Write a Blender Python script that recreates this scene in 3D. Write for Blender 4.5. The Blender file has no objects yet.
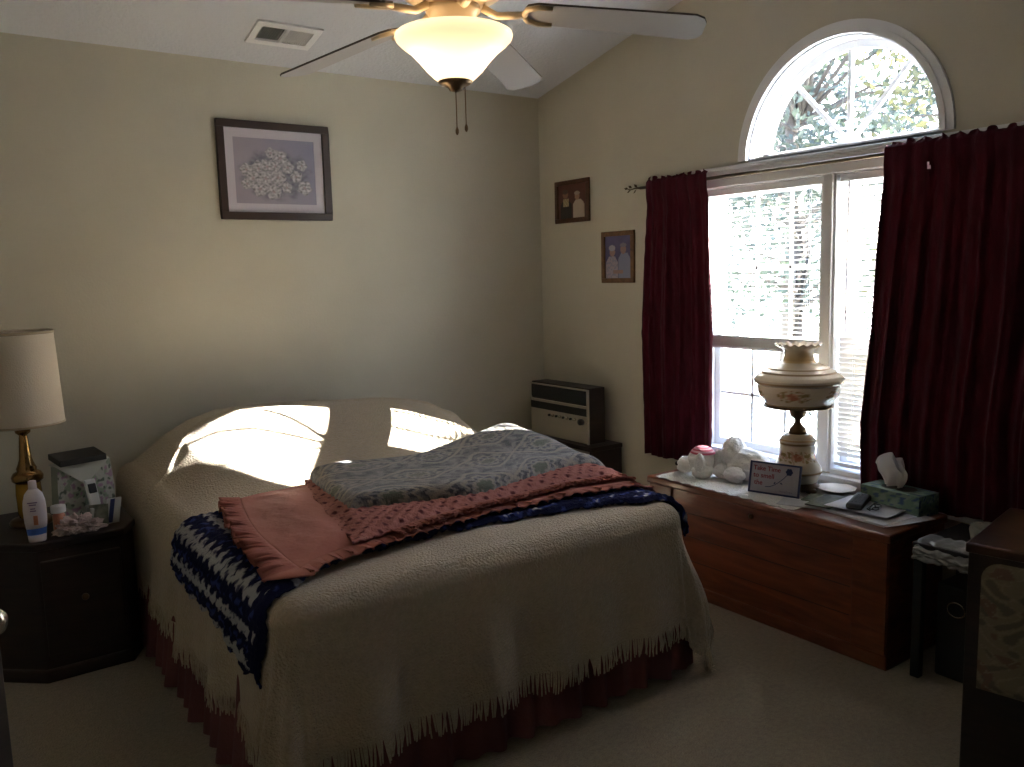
import bpy, math, random
from mathutils import Vector, Matrix, noise
PI = math.pi
rnd = random.Random(11)
sc = bpy.context.scene
COL = sc.collection

# ---------------------------------------------------------------- helpers
class MB:
    def __init__(s): s.v = []; s.f = []; s.c = None
    def add(s, vs, fs):
        n = len(s.v); s.v += [tuple(p) for p in vs]; s.f += [tuple(i + n for i in f) for f in fs]; return s
    def box(s, x0, x1, y0, y1, z0, z1):
        vs = [(x, y, z) for x in (x0, x1) for y in (y0, y1) for z in (z0, z1)]
        return s.add(vs, [(0,1,3,2),(4,6,7,5),(0,4,5,1),(2,3,7,6),(0,2,6,4),(1,5,7,3)])
    def obox(s, c, ax, ay, az):          # centre and three half-axis vectors
        c, ax, ay, az = map(Vector, (c, ax, ay, az))
        vs = [c + ax*i + ay*j + az*k for i in (-1,1) for j in (-1,1) for k in (-1,1)]
        return s.add(vs, [(0,1,3,2),(4,6,7,5),(0,4,5,1),(2,3,7,6),(0,2,6,4),(1,5,7,3)])
    def lathe(s, prof, c=(0,0,0), n=40, fn=None, caps=True):
        rings = []
        for k, (r, z) in enumerate(prof):
            ring = []
            for i in range(n):
                a = 2*PI*i/n; rr, zz = (r, z) if fn is None else fn(r, z, a, k)
                ring.append((c[0] + rr*math.cos(a), c[1] + rr*math.sin(a), c[2] + zz))
            rings.append(ring)
        vs = [p for r in rings for p in r]; fs = []
        for k in range(len(rings)-1):
            for i in range(n):
                j = (i+1) % n; fs.append((k*n+i, k*n+j, (k+1)*n+j, (k+1)*n+i))
        if caps:
            fs.append(tuple(range(n))[::-1]); fs.append(tuple((len(rings)-1)*n+i for i in range(n)))
        return s.add(vs, fs)
    def tube(s, pts, r, n=8):
        pts = [Vector(p) for p in pts]; rings = []
        up = Vector((0,0,1))
        for i, p in enumerate(pts):
            t = (pts[min(i+1,len(pts)-1)] - pts[max(i-1,0)]).normalized()
            a = t.cross(up)
            if a.length < .05: a = t.cross(Vector((1,0,0)))
            a.normalize(); b = t.cross(a)
            rr = r[i] if isinstance(r, (list, tuple)) else r
            rings.append([p + a*rr*math.cos(2*PI*k/n) + b*rr*math.sin(2*PI*k/n) for k in range(n)])
        vs = [q for g in rings for q in g]; fs = []
        for k in range(len(rings)-1):
            for i in range(n):
                j = (i+1) % n; fs.append((k*n+i, k*n+j, (k+1)*n+j, (k+1)*n+i))
        fs.append(tuple(range(n))[::-1]); fs.append(tuple((len(rings)-1)*n+i for i in range(n)))
        return s.add(vs, fs)
    def ball(s, c, r, nu=20, nv=12, fn=None):
        if not isinstance(r, (tuple, list)): r = (r, r, r)
        vs = []; fs = []
        for j in range(nv+1):
            th = PI*j/nv
            for i in range(nu):
                a = 2*PI*i/nu
                d = Vector((math.sin(th)*math.cos(a), math.sin(th)*math.sin(a), math.cos(th)))
                k = 1 if fn is None else fn(d)
                vs.append((c[0]+d.x*r[0]*k, c[1]+d.y*r[1]*k, c[2]+d.z*r[2]*k))
        for j in range(nv):
            for i in range(nu):
                k = (i+1) % nu; fs.append((j*nu+i, (j+1)*nu+i, (j+1)*nu+k, j*nu+k))
        return s.add(vs, fs)
    def grid(s, fn, nu, nv):
        vs = [fn(i/nu, j/nv) for j in range(nv+1) for i in range(nu+1)]
        fs = [(j*(nu+1)+i, j*(nu+1)+i+1, (j+1)*(nu+1)+i+1, (j+1)*(nu+1)+i) for j in range(nv) for i in range(nu)]
        return s.add(vs, fs)
    def prism(s, poly, z0, z1):
        n = len(poly)
        vs = [(x, y, z0) for x, y in poly] + [(x, y, z1) for x, y in poly]
        return s.add(vs, [tuple(range(n))[::-1], tuple(range(n, 2*n))] + [(i, (i+1) % n, (i+1) % n + n, i+n) for i in range(n)])
    def build(s, name, mat, parent=None, smooth=False, colors=None, bevel=0, solid=0, M=None, subd=0):
        me = bpy.data.meshes.new(name)
        vs = s.v if M is None else [tuple(M @ Vector(v)) for v in s.v]
        me.from_pydata(vs, [], s.f); me.validate(verbose=False)
        if colors is not None:
            ca = me.color_attributes.new('Col', 'FLOAT_COLOR', 'POINT')
            buf = []
            for c in colors: buf += [c[0], c[1], c[2], 1.0]
            ca.data.foreach_set('color', buf)
        me.update()
        import bmesh
        b = bmesh.new(); b.from_mesh(me); bmesh.ops.remove_doubles(b, verts=b.verts, dist=1e-6) if colors is None else None
        bmesh.ops.recalc_face_normals(b, faces=b.faces); b.to_mesh(me); b.free()
        if smooth:
            for p in me.polygons: p.use_smooth = True
        me.materials.append(mat)
        o = bpy.data.objects.new(name, me); COL.objects.link(o)
        if parent is not None:
            o.parent = parent
            bpy.context.view_layer.update() if False else None
            o.matrix_parent_inverse = parent.matrix_basis.inverted()
        if bevel:
            m = o.modifiers.new('b', 'BEVEL'); m.width = bevel; m.segments = 2; m.limit_method = 'ANGLE'
        if solid:
            m = o.modifiers.new('s', 'SOLIDIFY'); m.thickness = solid; m.offset = -1 if solid > 0 else 1
        if subd:
            m = o.modifiers.new('u', 'SUBSURF'); m.levels = m.render_levels = subd
        return o

def thing(name, label, cat, loc, rz=0, group=None):
    o = bpy.data.objects.new(name, None); COL.objects.link(o)
    o.location = loc; o.rotation_euler = (0, 0, rz); o.empty_display_size = .05
    return tag(o, label, cat, group)
def tag(o, label, cat, group=None):
    o['label'] = label; o['category'] = cat
    if group: o['group'] = group
    return o
def struct(o): o['kind'] = 'structure'; return o
def ss(a, b, x):
    t = min(max((x-a)/(b-a), 0), 1); return t*t*(3-2*t)
def lerp(a, b, t): return a + (b-a)*t
def mixc(a, b, t): return tuple(lerp(p, q, t) for p, q in zip(a, b))
def interp(tab, x):
    if x <= tab[0][0]: return tab[0][1]
    for (a, b), (c, d) in zip(tab, tab[1:]):
        if x <= c: return lerp(b, d, (x-a)/(c-a))
    return tab[-1][1]
def n3(x, y, z=0): return noise.noise(Vector((x, y, z)))

# ---------------------------------------------------------------- materials
def mat(name, col, rough=.6, metal=0, bump=0, bscale=60, var=0, vscale=8, col2=None, vcol=False, transl=0, spec=.5, sheen=0, stretch=None, tcol=None, btype='noise'):
    m = bpy.data.materials.new(name); m.use_nodes = True
    nt = m.node_tree; N = nt.nodes; L = nt.links; N.clear()
    out = N.new('ShaderNodeOutputMaterial'); p = N.new('ShaderNodeBsdfPrincipled')
    p.inputs['Base Color'].default_value = (*col, 1); p.inputs['Roughness'].default_value = rough
    p.inputs['Metallic'].default_value = metal; p.inputs['Specular IOR Level'].default_value = spec
    if sheen: p.inputs['Sheen Weight'].default_value = sheen
    tc = N.new('ShaderNodeTexCoord'); vec = tc.outputs['Object']
    if stretch:
        mp = N.new('ShaderNodeMapping'); mp.inputs['Scale'].default_value = stretch; L.new(vec, mp.inputs['Vector']); vec = mp.outputs['Vector']
    csock = None
    if vcol:
        a = N.new('ShaderNodeAttribute'); a.attribute_name = 'Col'; csock = a.outputs['Color']
        L.new(csock, p.inputs['Base Color'])
    elif var or col2:
        nz = N.new('ShaderNodeTexNoise'); nz.inputs['Scale'].default_value = vscale; nz.inputs['Detail'].default_value = 6
        L.new(vec, nz.inputs['Vector'])
        rp = N.new('ShaderNodeValToRGB'); rp.color_ramp.elements[0].position = .35; rp.color_ramp.elements[1].position = .65
        c2 = col2 or tuple(min(1, c*(1+var)) for c in col); c1 = col if col2 else tuple(c*(1-var) for c in col)
        rp.color_ramp.elements[0].color = (*c1, 1); rp.color_ramp.elements[1].color = (*c2, 1)
        L.new(nz.outputs['Fac'], rp.inputs['Fac']); csock = rp.outputs['Color']; L.new(csock, p.inputs['Base Color'])
    nrm = None
    if bump:
        if btype == 'voronoi':
            b = N.new('ShaderNodeTexVoronoi'); b.inputs['Scale'].default_value = bscale; h = b.outputs['Distance']
        else:
            b = N.new('ShaderNodeTexNoise'); b.inputs['Scale'].default_value = bscale; b.inputs['Detail'].default_value = 4; h = b.outputs['Fac']
        L.new(vec, b.inputs['Vector'])
        bp = N.new('ShaderNodeBump'); bp.inputs['Strength'].default_value = bump; bp.inputs['Distance'].default_value = .01
        L.new(h, bp.inputs['Height']); nrm = bp.outputs['Normal']; L.new(nrm, p.inputs['Normal'])
    if transl:
        t = N.new('ShaderNodeBsdfTranslucent'); t.inputs['Color'].default_value = (*(tcol or col), 1)
        if csock and not tcol: L.new(csock, t.inputs['Color'])
        mx = N.new('ShaderNodeMixShader'); mx.inputs[0].default_value = transl
        L.new(p.outputs[0], mx.inputs[1]); L.new(t.outputs[0], mx.inputs[2]); L.new(mx.outputs[0], out.inputs[0])
    else: L.new(p.outputs[0], out.inputs[0])
    return m
def mat_glass():
    m = bpy.data.materials.new('window_glass'); m.use_nodes = True
    nt = m.node_tree; N = nt.nodes; L = nt.links; N.clear()
    out = N.new('ShaderNodeOutputMaterial'); t = N.new('ShaderNodeBsdfTransparent'); t.inputs[0].default_value = (.93,.96,.97,1)
    g = N.new('ShaderNodeBsdfGlossy'); g.inputs['Roughness'].default_value = .02
    mx = N.new('ShaderNodeMixShader'); mx.inputs[0].default_value = .05
    L.new(t.outputs[0], mx.inputs[1]); L.new(g.outputs[0], mx.inputs[2]); L.new(mx.outputs[0], out.inputs[0]); return m
def mat_wood(name, dark, light, scale=(1,1,1), rough=.45, wscale=6, coat=.0):
    m = bpy.data.materials.new(name); m.use_nodes = True
    nt = m.node_tree; N = nt.nodes; L = nt.links; N.clear()
    out = N.new('ShaderNodeOutputMaterial'); p = N.new('ShaderNodeBsdfPrincipled'); L.new(p.outputs[0], out.inputs[0])
    tc = N.new('ShaderNodeTexCoord'); mp = N.new('ShaderNodeMapping'); mp.inputs['Scale'].default_value = scale
    L.new(tc.outputs['Object'], mp.inputs['Vector'])
    nz = N.new('ShaderNodeTexNoise'); nz.inputs['Scale'].default_value = wscale; nz.inputs['Detail'].default_value = 8; nz.inputs['Distortion'].default_value = 1.2
    L.new(mp.outputs[0], nz.inputs['Vector'])
    rp = N.new('ShaderNodeValToRGB'); e = rp.color_ramp.elements; e[0].position = .3; e[1].position = .7
    e[0].color = (*dark, 1); e[1].color = (*light, 1)
    L.new(nz.outputs['Fac'], rp.inputs['Fac']); L.new(rp.outputs[0], p.inputs['Base Color'])
    p.inputs['Roughness'].default_value = rough; p.inputs['Coat Weight'].default_value = coat
    bp = N.new('ShaderNodeBump'); bp.inputs['Strength'].default_value = .15; bp.inputs['Distance'].default_value = .005
    L.new(nz.outputs['Fac'], bp.inputs['Height']); L.new(bp.outputs[0], p.inputs['Normal']); return m

M_wall = mat('painted_wall', (.53,.49,.395), .85, bump=.12, bscale=90, var=.03, vscale=3)
M_ceil = mat('textured_ceiling', (.62,.63,.68), .9, bump=.5, bscale=55)
M_carpet = mat('beige_carpet', (.27,.22,.155), .95, bump=.9, bscale=160, var=.10, vscale=60, sheen=.2, spec=.1)
M_white = mat('white_trim_paint', (.78,.78,.80), .45)
M_glass = mat_glass()
M_blind = mat('blind_slat_vinyl', (.70,.66,.61), .4, transl=.05)
M_curtain = mat('burgundy_curtain', (.052,.004,.010), .9, bump=.4, bscale=300, var=.30, vscale=30, transl=.06, tcol=(.26,.012,.03), sheen=.04, stretch=(1,1,.25), spec=.2)
M_rod = mat('bronze_rod', (.10,.07,.04), .4, .8)
M_spread = mat('cream_chenille', (.47,.385,.275), .95, bump=1.0, bscale=130, var=.06, vscale=60, sheen=.3, spec=.1)
M_ruffle = mat('dusty_rose_ruffle', (.16,.055,.055), .9, bump=.4, bscale=80)
M_linen = mat('mattress_ticking', (.6,.6,.6), .9)
M_afghan = mat('afghan_yarn', (0,0,0), .95, vcol=True, bump=.9, bscale=220, spec=.1)
M_pink = mat('salmon_cotton', (.36,.135,.105), .85, bump=.5, bscale=26, spec=.2)
M_lace = mat('salmon_crochet', (0,0,0), .9, vcol=True, bump=.8, bscale=150, spec=.1)
M_grey = mat('paisley_plush', (0,0,0), .95, vcol=True, bump=.7, bscale=240, sheen=.3, spec=.1)
M_vc = mat('printed_surface', (0,0,0), .35, vcol=True)
M_vcm = mat('printed_cloth', (0,0,0), .8, vcol=True, bump=.3, bscale=90)
M_ceramic = mat('hand_painted_ceramic', (0,0,0), .18, vcol=True)
M_dark = mat_wood('dark_walnut', (.014,.007,.005), (.030,.015,.010), (1,1,6), .5)
M_cedar = mat_wood('red_cedar', (.11,.026,.011), (.26,.074,.029), (6,1.0,9), .35, 2.2, .2)
M_cedar_d = mat_wood('red_cedar_edge', (.10,.024,.010), (.22,.062,.025), (8,1.5,8), .35, 3, .2)
M_frame = mat('dark_picture_frame', (.035,.018,.013), .4)
M_oak = mat_wood('brown_frame_wood', (.10,.045,.015), (.19,.09,.03), (4,4,4), .4)
M_oakd = mat_wood('dark_frame_wood', (.055,.022,.010), (.11,.045,.02), (4,4,4), .4)
M_black = mat('black_plastic', (.010,.010,.011), .5)
M_grayp = mat('grey_plastic', (.045,.045,.048), .65, spec=.25)
M_silver = mat('brushed_silver', (.52,.47,.38), .38, .55)
M_brass = mat('polished_brass', (.30,.18,.07), .2, 1)
M_brassd = mat('antique_brass', (.16,.10,.05), .35, .9)
M_amber = mat('amber_glass', (.42,.24,.03), .12, .3)
M_shade = mat('linen_lamp_shade', (.72,.64,.55), .85, bump=.2, bscale=200, transl=.3)
M_fanw = mat('fan_blade_white', (.42,.41,.42), .5)
M_fanm = mat('fan_cream_metal', (.70,.56,.38), .35, .2)
M_fane = mat('fan_blade_edge', (.09,.07,.06), .6)
M_plush = mat('white_plush', (.80,.79,.76), .95, bump=.6, bscale=140, sheen=.4)
M_doily = mat('lace_doily', (.74,.72,.68), .9, bump=.8, bscale=120, btype='voronoi')
M_paper = mat('white_paper', (.62,.62,.64), .7)
M_tissue = mat('tissue_paper', (.72,.68,.66), .8, transl=.25)
M_brick = mat('dark_vent_inside', (.02,.018,.018), .8)
M_bag = mat('thin_plastic_bag', (.20,.21,.21), .35, bump=.5, bscale=30)
M_towel = mat('pale_folded_towel', (.22,.21,.17), .95, bump=.8, bscale=120)
M_nickel = mat('nickel', (.55,.52,.46), .25, 1)

# ---------------------------------------------------------------- camera
cam = bpy.data.cameras.new('camera'); cam.lens = 837.1/1024*36; cam.sensor_width = 36; cam.clip_start = .02
co = bpy.data.objects.new('camera', cam); COL.objects.link(co)
R3 = Matrix(((0.81012113, 0.09869688, -0.57789504), (-0.58561431, 0.08989157, -0.80559008), (-0.02756134, 0.99104916, 0.13062136)))
co.matrix_world = Matrix.Translation((-3.187, -4.096, 1.45)) @ R3.to_4x4()
sc.camera = co

# ---------------------------------------------------------------- room shell
XW = -3.65; YF0 = -5.4; Z0 = 2.48; SL = .22; YP = -2.95; ZP = Z0 - SL*YP
def zc(y): return Z0 - SL*y if y > YP else ZP + SL*(y-YP)
struct(MB().box(-5.2, .16, YF0-.1, .12, -.12, 0).build('floor', M_carpet))
def gable(x0, x1, ylist_holes=None): ...
# back wall
struct(MB().box(-5.2, .16, 0, .12, 0, Z0+.02).build('wall_back', M_wall))
struct(MB().box(-5.2, .16, YF0-.12, YF0, 0, zc(YF0)+.02).build('wall_front', M_wall))
# window wall with an arch opening over a twin window opening
WY0, WY1, WZ0, WZ1 = -2.68, -1.29, .555, 1.835
AC = (-1.998, 1.93); AR = .445
def wall_right():
    m = MB()
    def strip(x):
        return x
    def slab(poly):                     # poly in (y, z), thick 0..0.12 in x
        n = len(poly); vs = [(0, y, z) for y, z in poly] + [(.12, y, z) for y, z in poly]
        m.add(vs, [tuple(range(n)), tuple(range(n, 2*n))[::-1]] + [(i, (i+1) % n, (i+1) % n + n, i+n) for i in range(n)])
    slab([(0, 0), (0, zc(0)), (WY1, zc(WY1)), (WY1, 0)])
    slab([(WY0, 0), (WY0, zc(WY0)), (YP, zc(YP)), (YF0, zc(YF0)), (YF0, 0)])
    slab([(WY1, 0), (WY1, WZ0), (WY0, WZ0), (WY0, 0)])
    slab([(WY1, WZ1), (WY1, AC[1]), (WY0, AC[1]), (WY0, WZ1)])
    slab([(WY1, AC[1]), (WY1, zc(WY1)), (AC[0]+AR, zc(AC[0]+AR)), (AC[0]+AR, AC[1])])
    slab([(AC[0]-AR, AC[1]), (AC[0]-AR, zc(AC[0]-AR)), (WY0, zc(WY0)), (WY0, AC[1])])
    n = 40
    for i in range(n):
        a0 = PI*i/n; a1 = PI*(i+1)/n
        y0, z0 = AC[0]+AR*math.cos(a0), AC[1]+AR*math.sin(a0); y1, z1 = AC[0]+AR*math.cos(a1), AC[1]+AR*math.sin(a1)
        slab([(y0, z0), (y0, zc(y0)), (y1, zc(y1)), (y1, z1)])
    return m
struct(wall_right().build('wall_right', M_wall))
# left wall with a doorway to a dark hall
DY0, DY1, DZ = -4.27, -3.45, 2.03
m = MB(); m.box(XW-.12, XW, DY1, 0, 0, 3.15); m.box(XW-.12, XW, YF0, DY0, 0, 3.15); m.box(XW-.12, XW, DY0, DY1, DZ, 3.15)
struct(m.build('wall_left', M_wall))
m = MB(); m.box(-5.2, -5.08, YF0, 0, 0, 3.15)
struct(m.build('wall_hall', M_wall))
m = MB()
for (ya, yb) in ((0.12, YP), (YP, YF0-.12)):
    za, zb = zc(ya), zc(yb)
    m.add([(-5.2, ya, za), (.16, ya, za), (.16, yb, zb), (-5.2, yb, zb), (-5.2, ya, za+.1), (.16, ya, za+.1), (.16, yb, zb+.1), (-5.2, yb, zb+.1)],
          [(0,1,2,3),(4,7,6,5),(0,4,5,1),(1,5,6,2),(2,6,7,3),(3,7,4,0)])
struct(m.build('ceiling', M_ceil))
struct(MB().box(XW, 0, -.014, 0, 0, .09).build('baseboard_back', M_white, bevel=.004))
struct(MB().box(-.014, 0, YF0, -.015, 0, .09).build('baseboard_right', M_white, bevel=.004))
m = MB()
for y in (DY0-.07, DY1): m.box(XW, XW+.016, y, y+.07, 0, DZ+.07)
m.box(XW, XW+.016, DY0, DY1, DZ, DZ+.07)
struct(m.build('trim_1', M_white, bevel=.004))

# ---- arched window
def ringseg(m, r0, r1, x0, x1, n=48, a0=0, a1=PI, c=AC):
    def P(r, a, x): return (x, c[0]+r*math.cos(a), c[1]+r*math.sin(a))
    for i in range(n):
        t0 = a0+(a1-a0)*i/n; t1 = a0+(a1-a0)*(i+1)/n
        m.add([P(r0,t0,x0),P(r1,t0,x0),P(r1,t1,x0),P(r0,t1,x0),P(r0,t0,x1),P(r1,t0,x1),P(r1,t1,x1),P(r0,t1,x1)],
              [(0,1,2,3),(4,7,6,5),(0,4,5,1),(3,2,6,7),(0,3,7,4),(1,5,6,2)])
w1 = bpy.data.objects.new('window_1', None); COL.objects.link(w1); struct(w1); w1.location = (0, AC[0], AC[1])
m = MB(); ringseg(m, AR-.004, AR+.020, -.022, .0); ringseg(m, AR+.020, AR+.048, -.014, 0)
m.build('casing', M_white, w1)
m = MB(); ringseg(m, AR-.012, AR+.004, 0, .13); m.box(0, .13, AC[0]-AR, AC[0]+AR, AC[1]-.012, AC[1]+.008)
m.build('jamb', M_white, w1)
m = MB(); ringseg(m, AR-.045, AR-.010, .085, .115); m.box(.085, .115, AC[0]-AR+.02, AC[0]+AR-.02, AC[1]+.006, AC[1]+.030)
m.build('sash', M_white, w1)
m = MB()
for a in (PI/4+.04, PI/2, 3*PI/4-.04):
    d = Vector((0, math.cos(a), math.sin(a))); q = Vector((0, -math.sin(a), math.cos(a)))
    m.obox(Vector((.10, AC[0], AC[1]+.02)) + d*(AR-.03)/2, Vector((.010,0,0)), q*.009, d*(AR-.03)/2)
mh = MB(); ringseg(mh, .001, .045, .084, .114, 16, 0, PI, (AC[0], AC[1]+.025)); m.add(mh.v, mh.f)
m.build('muntin', M_white, w1)
m = MB(); n = 40
m.add([(.1, AC[0], AC[1]+.01)] + [(.1, AC[0]+(AR-.03)*math.cos(PI*i/n), AC[1]+.01+(AR-.03)*math.sin(PI*i/n)) for i in range(n+1)], [(0, i+1, i+2) for i in range(n)])
m.build('pane', M_glass, w1)
# ---- header band and casings of the twin window
m = MB(); m.box(-.016, 0, WY0-.06, WY1+.06, WZ1-.01, AC[1]-.012); m.box(-.022, 0, WY0-.065, WY1+.065, AC[1]-.030, AC[1]-.012)
m.box(-.016, 0, WY1-.002, WY1+.06, WZ0, WZ1); m.box(-.016, 0, WY0-.06, WY0+.002, WZ0, WZ1)
struct(m.build('trim_2', M_white, bevel=.003))
struct(MB().box(-.045, .0, WY0-.07, WY1+.07, WZ0-.035, WZ0-.006).box(-.018, 0, WY0-.05, WY1+.05, WZ0-.09, WZ0-.035).build('trim_3', M_white, bevel=.004))
def twin(name, y0, y1):                # y0 < y1, one double-hung unit
    w = bpy.data.objects.new(name, None); COL.objects.link(w); struct(w); w.location = (0, (y0+y1)/2, WZ0)
    m = MB(); t = .014
    m.box(0, .13, y0, y0+t, WZ0, WZ1); m.box(0, .13, y1-t, y1, WZ0, WZ1); m.box(0, .13, y0+t, y1-t, WZ1-t, WZ1); m.box(-.005, .13, y0+t, y1-t, WZ0-.006, WZ0+t)
    m.build('jamb', M_white, w)
    zr = 1.065
    m = MB(); f = .035
    a, b = y0+t, y1-t
    for (x0, z0, z1) in ((.095, zr, WZ1-t), (.070, WZ0+t, zr+.03)):
        m.box(x0, x0+.022, a, a+f, z0, z1); m.box(x0, x0+.022, b-f, b, z0, z1)
        m.box(x0, x0+.022, a+f, b-f, z0, z0+f); m.box(x0, x0+.022, a+f, b-f, z1-f, z1)
    m.build('sash', M_white, w)
    m = MB()
    for (x0, z0, z1, nh) in ((.103, zr+f, WZ1-t-f, 2), (.078, WZ0+t+f, zr, 2)):
        for k in (1, 2):
            y = a+f+(b-a-2*f)*k/3; m.box(x0, x0+.008, y-.007, y+.007, z0, z1)
        z = (z0+z1)/2; m.box(x0, x0+.008, a+f, b-f, z-.007, z+.007)
    m.build('muntin', M_white, w)
    m = MB(); m.add([(.107, a, zr), (.107, b, zr), (.107, b, WZ1-t), (.107, a, WZ1-t)], [(0,1,2,3)])
    m.add([(.082, a, WZ0+t), (.082, b, WZ0+t), (.082, b, zr), (.082, a, zr)], [(0,1,2,3)])
    m.build('pane', M_glass, w)
YM = -1.973
twin('window_2', YM+.022, WY1); twin('window_3', WY0, YM-.022)
struct(MB().box(-.012, .125, YM-.024, YM+.024, WZ0, WZ1).build('trim_4', M_white, bevel=.003))
# ---- blinds
def blind(y0, y1, zbot, tilt, label, stack):
    t = thing('window_blind', label, 'window blind', (.03, (y0+y1)/2, WZ1-.03), group=None)
    MB().box(.012, .048, y0, y1, WZ1-.045, WZ1-.015).build('head_rail', M_white, t, bevel=.003)
    m = MB(); z = WZ1-.06; ca, sa = math.cos(tilt), math.sin(tilt)
    while z > zbot + (.06 if stack else .03):
        n = 4; vs = []; d = .0125
        tl_ = tilt if (tilt > 0 or z > 1.13) else -1.0; ca, sa = math.cos(tl_), math.sin(tl_)
        for i in range(n+1):
            u = -1 + 2*i/n; px = .03 + u*d*ca - (1-u*u)*.0015*sa; pz = z + u*d*sa + (1-u*u)*.002
            vs += [(px, y0+.004, pz), (px, y1-.004, pz)]
        m.add(vs, [(2*i, 2*i+1, 2*i+3, 2*i+2) for i in range(n)])
        z -= .0215
    if stack:
        for k in range(18): m.box(.017, .043, y0+.004, y1-.004, zbot+.016+k*.0026, zbot+.0172+k*.0026)
    m.build('slats', M_blind, t, smooth=False)
    MB().box(.018, .042, y0, y1, zbot, zbot+.014).build('bottom_rail', M_white, t, bevel=.003)
    for f in (.12, .88):
        m = MB(); y = lerp(y0, y1, f); m.box(.0295, .0305, y-.0006, y+.0006, zbot, WZ1-.045)
        m.box(.0165, .0172, y-.0005, y+.0005, zbot, WZ1-.045); m.box(.0433, .044, y-.0005, y+.0005, zbot, WZ1-.045)
        m.build('ladder_cord', M_white, t)
    return t
b1 = blind(YM+.040, WY1-.018, 1.06, .12, 'white window blind half raised over the left window pane', True)
b2 = blind(WY0+.018, YM-.040, .585, -.55, 'white window blind let fully down beside the right curtain', False)
MB().tube([(.006, -2.062, 1.79), (-.002, -2.064, 1.5), (-.004, -2.066, 1.16)], .0035, 6).build('wand', mat('clear_wand', (.45,.45,.5), .2), b2, smooth=True)

# ---------------------------------------------------------------- curtains
CX = -.062
def curtain(name, label, yL_top, yR_top, prof_l, prof_r, zt, zb, k, seed, hole=None):
    # yL > yR (left in view = larger y)
    nu, nv = int(abs(yL_top-yR_top)*260), 110
    def fn(u, v):
        z = lerp(zt, zb, v)
        ya = interp(prof_l, z); yb = interp(prof_r, z)
        ph = u + .012*n3(v*3+seed, u*4)
        amp = lerp(.008, .020, ss(0, .5, v))
        if v < .04: amp = .010
        w = .8*math.sin((ph+.05*n3(u*3+seed,2))*2*PI*k) + .35*math.sin(ph*2*PI*k*2.3+1.7+seed) + .9*n3(u*9+seed, v*1.2)
        x = CX + w*amp*.8 + .004*n3(u*40, v*30)
        y = lerp(ya, yb, u) + .006*math.sin(ph*2*PI*k+1.2)*ss(0,.3,v)
        top = zt + .007*math.sin(u*2*PI*k*1.7+seed) + .012*n3(u*k*4, seed)
        if v < .045:
            z = lerp(top, zt-.03, v/.045); x = CX + (x-CX)*.6 + .010*math.sin(u*2*PI*k*3.1)*(1-v/.045)
        z += .012*n3(u*6, seed)*ss(.9, 1, v)
        kz = ss(1.76, 1.84, z)*ss(1.905, 1.885, z)
        x = lerp(x, CX-.0135+.004*w, kz)
        return (min(x, -.024), y, z)
    m = MB().grid(fn, nu, nv)
    if hole:
        keep = []
        for f in m.f:
            c = [sum(m.v[i][q] for i in f)/len(f) for q in range(3)]
            if ((c[1]-hole[0])/.006)**2 + ((c[2]-hole[1])/.016)**2 > 1: keep.append(f)
        m.f = keep
    o = m.build(name, M_curtain, smooth=True, solid=.0015)
    tag(o, label, 'curtain'); return o
curtain('window_curtain', 'burgundy curtain hanging left of the window, narrow, backlit along one edge', -.974, -1.372,
        [(.45,-.945),(1.13,-.930),(1.9,-.978)], [(.5,-1.405),(1.15,-1.412),(1.9,-1.372)], 1.905, .475, 5, 1)
curtain('window_curtain', 'wide dark burgundy curtain hanging right of the window behind the tissue box', -2.253, -3.45,
        [(.5,-2.20),(.8,-2.19),(1.2,-2.225),(1.9,-2.262)], [(.5,-3.42),(1.9,-3.46)], 1.905, .50, 12, 4, hole=(-2.432, 1.800))
t = thing('curtain_rod', 'thin bronze curtain rod with leafy finials across the window top', 'curtain rod', (CX, -.9, 1.866))
MB().tube([(CX, -.92, 1.866), (CX, -3.5, 1.866)], .008, 10).build('rod', M_rod, t, smooth=True)
for s_, y0 in ((1, -.92), (-1, -3.5)):
    m = MB().tube([(CX, y0, 1.866), (CX-.004, y0+.03*s_, 1.868), (CX-.006, y0+.065*s_, 1.863), (CX-.004, y0+.10*s_, 1.872)], [.006,.004,.003,.002], 6)
    for (dy, dz, ang) in ((.03,.014,.6), (.035,-.014,-.7), (.07,.012,.5), (.08,-.010,-.4), (.10,.006,.2)):
        c = Vector((CX-.004, y0+dy*s_, 1.866+dz)); d = Vector((0, math.cos(ang)*s_, math.sin(ang))); q = Vector((0, -math.sin(ang), math.cos(ang)*s_))
        vs = [c-d*.016, c+q*.007+Vector((.003,0,0)), c+d*.016, c-q*.007+Vector((-.003,0,0)), c+Vector((-.004,0,0)), c+Vector((.005,0,0))]
        m.add(vs, [(0,1,4),(1,2,4),(2,3,4),(3,0,4),(1,0,5),(2,1,5),(3,2,5),(0,3,5)])
    m.build('finial', M_rod, t)
for y0 in (-.99, -3.38):
    MB().box(-.062, 0, y0-.005, y0+.005, 1.852, 1.862).box(-.004, 0, y0-.012, y0+.012, 1.83, 1.885).build('bracket', M_rod, t)

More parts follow.
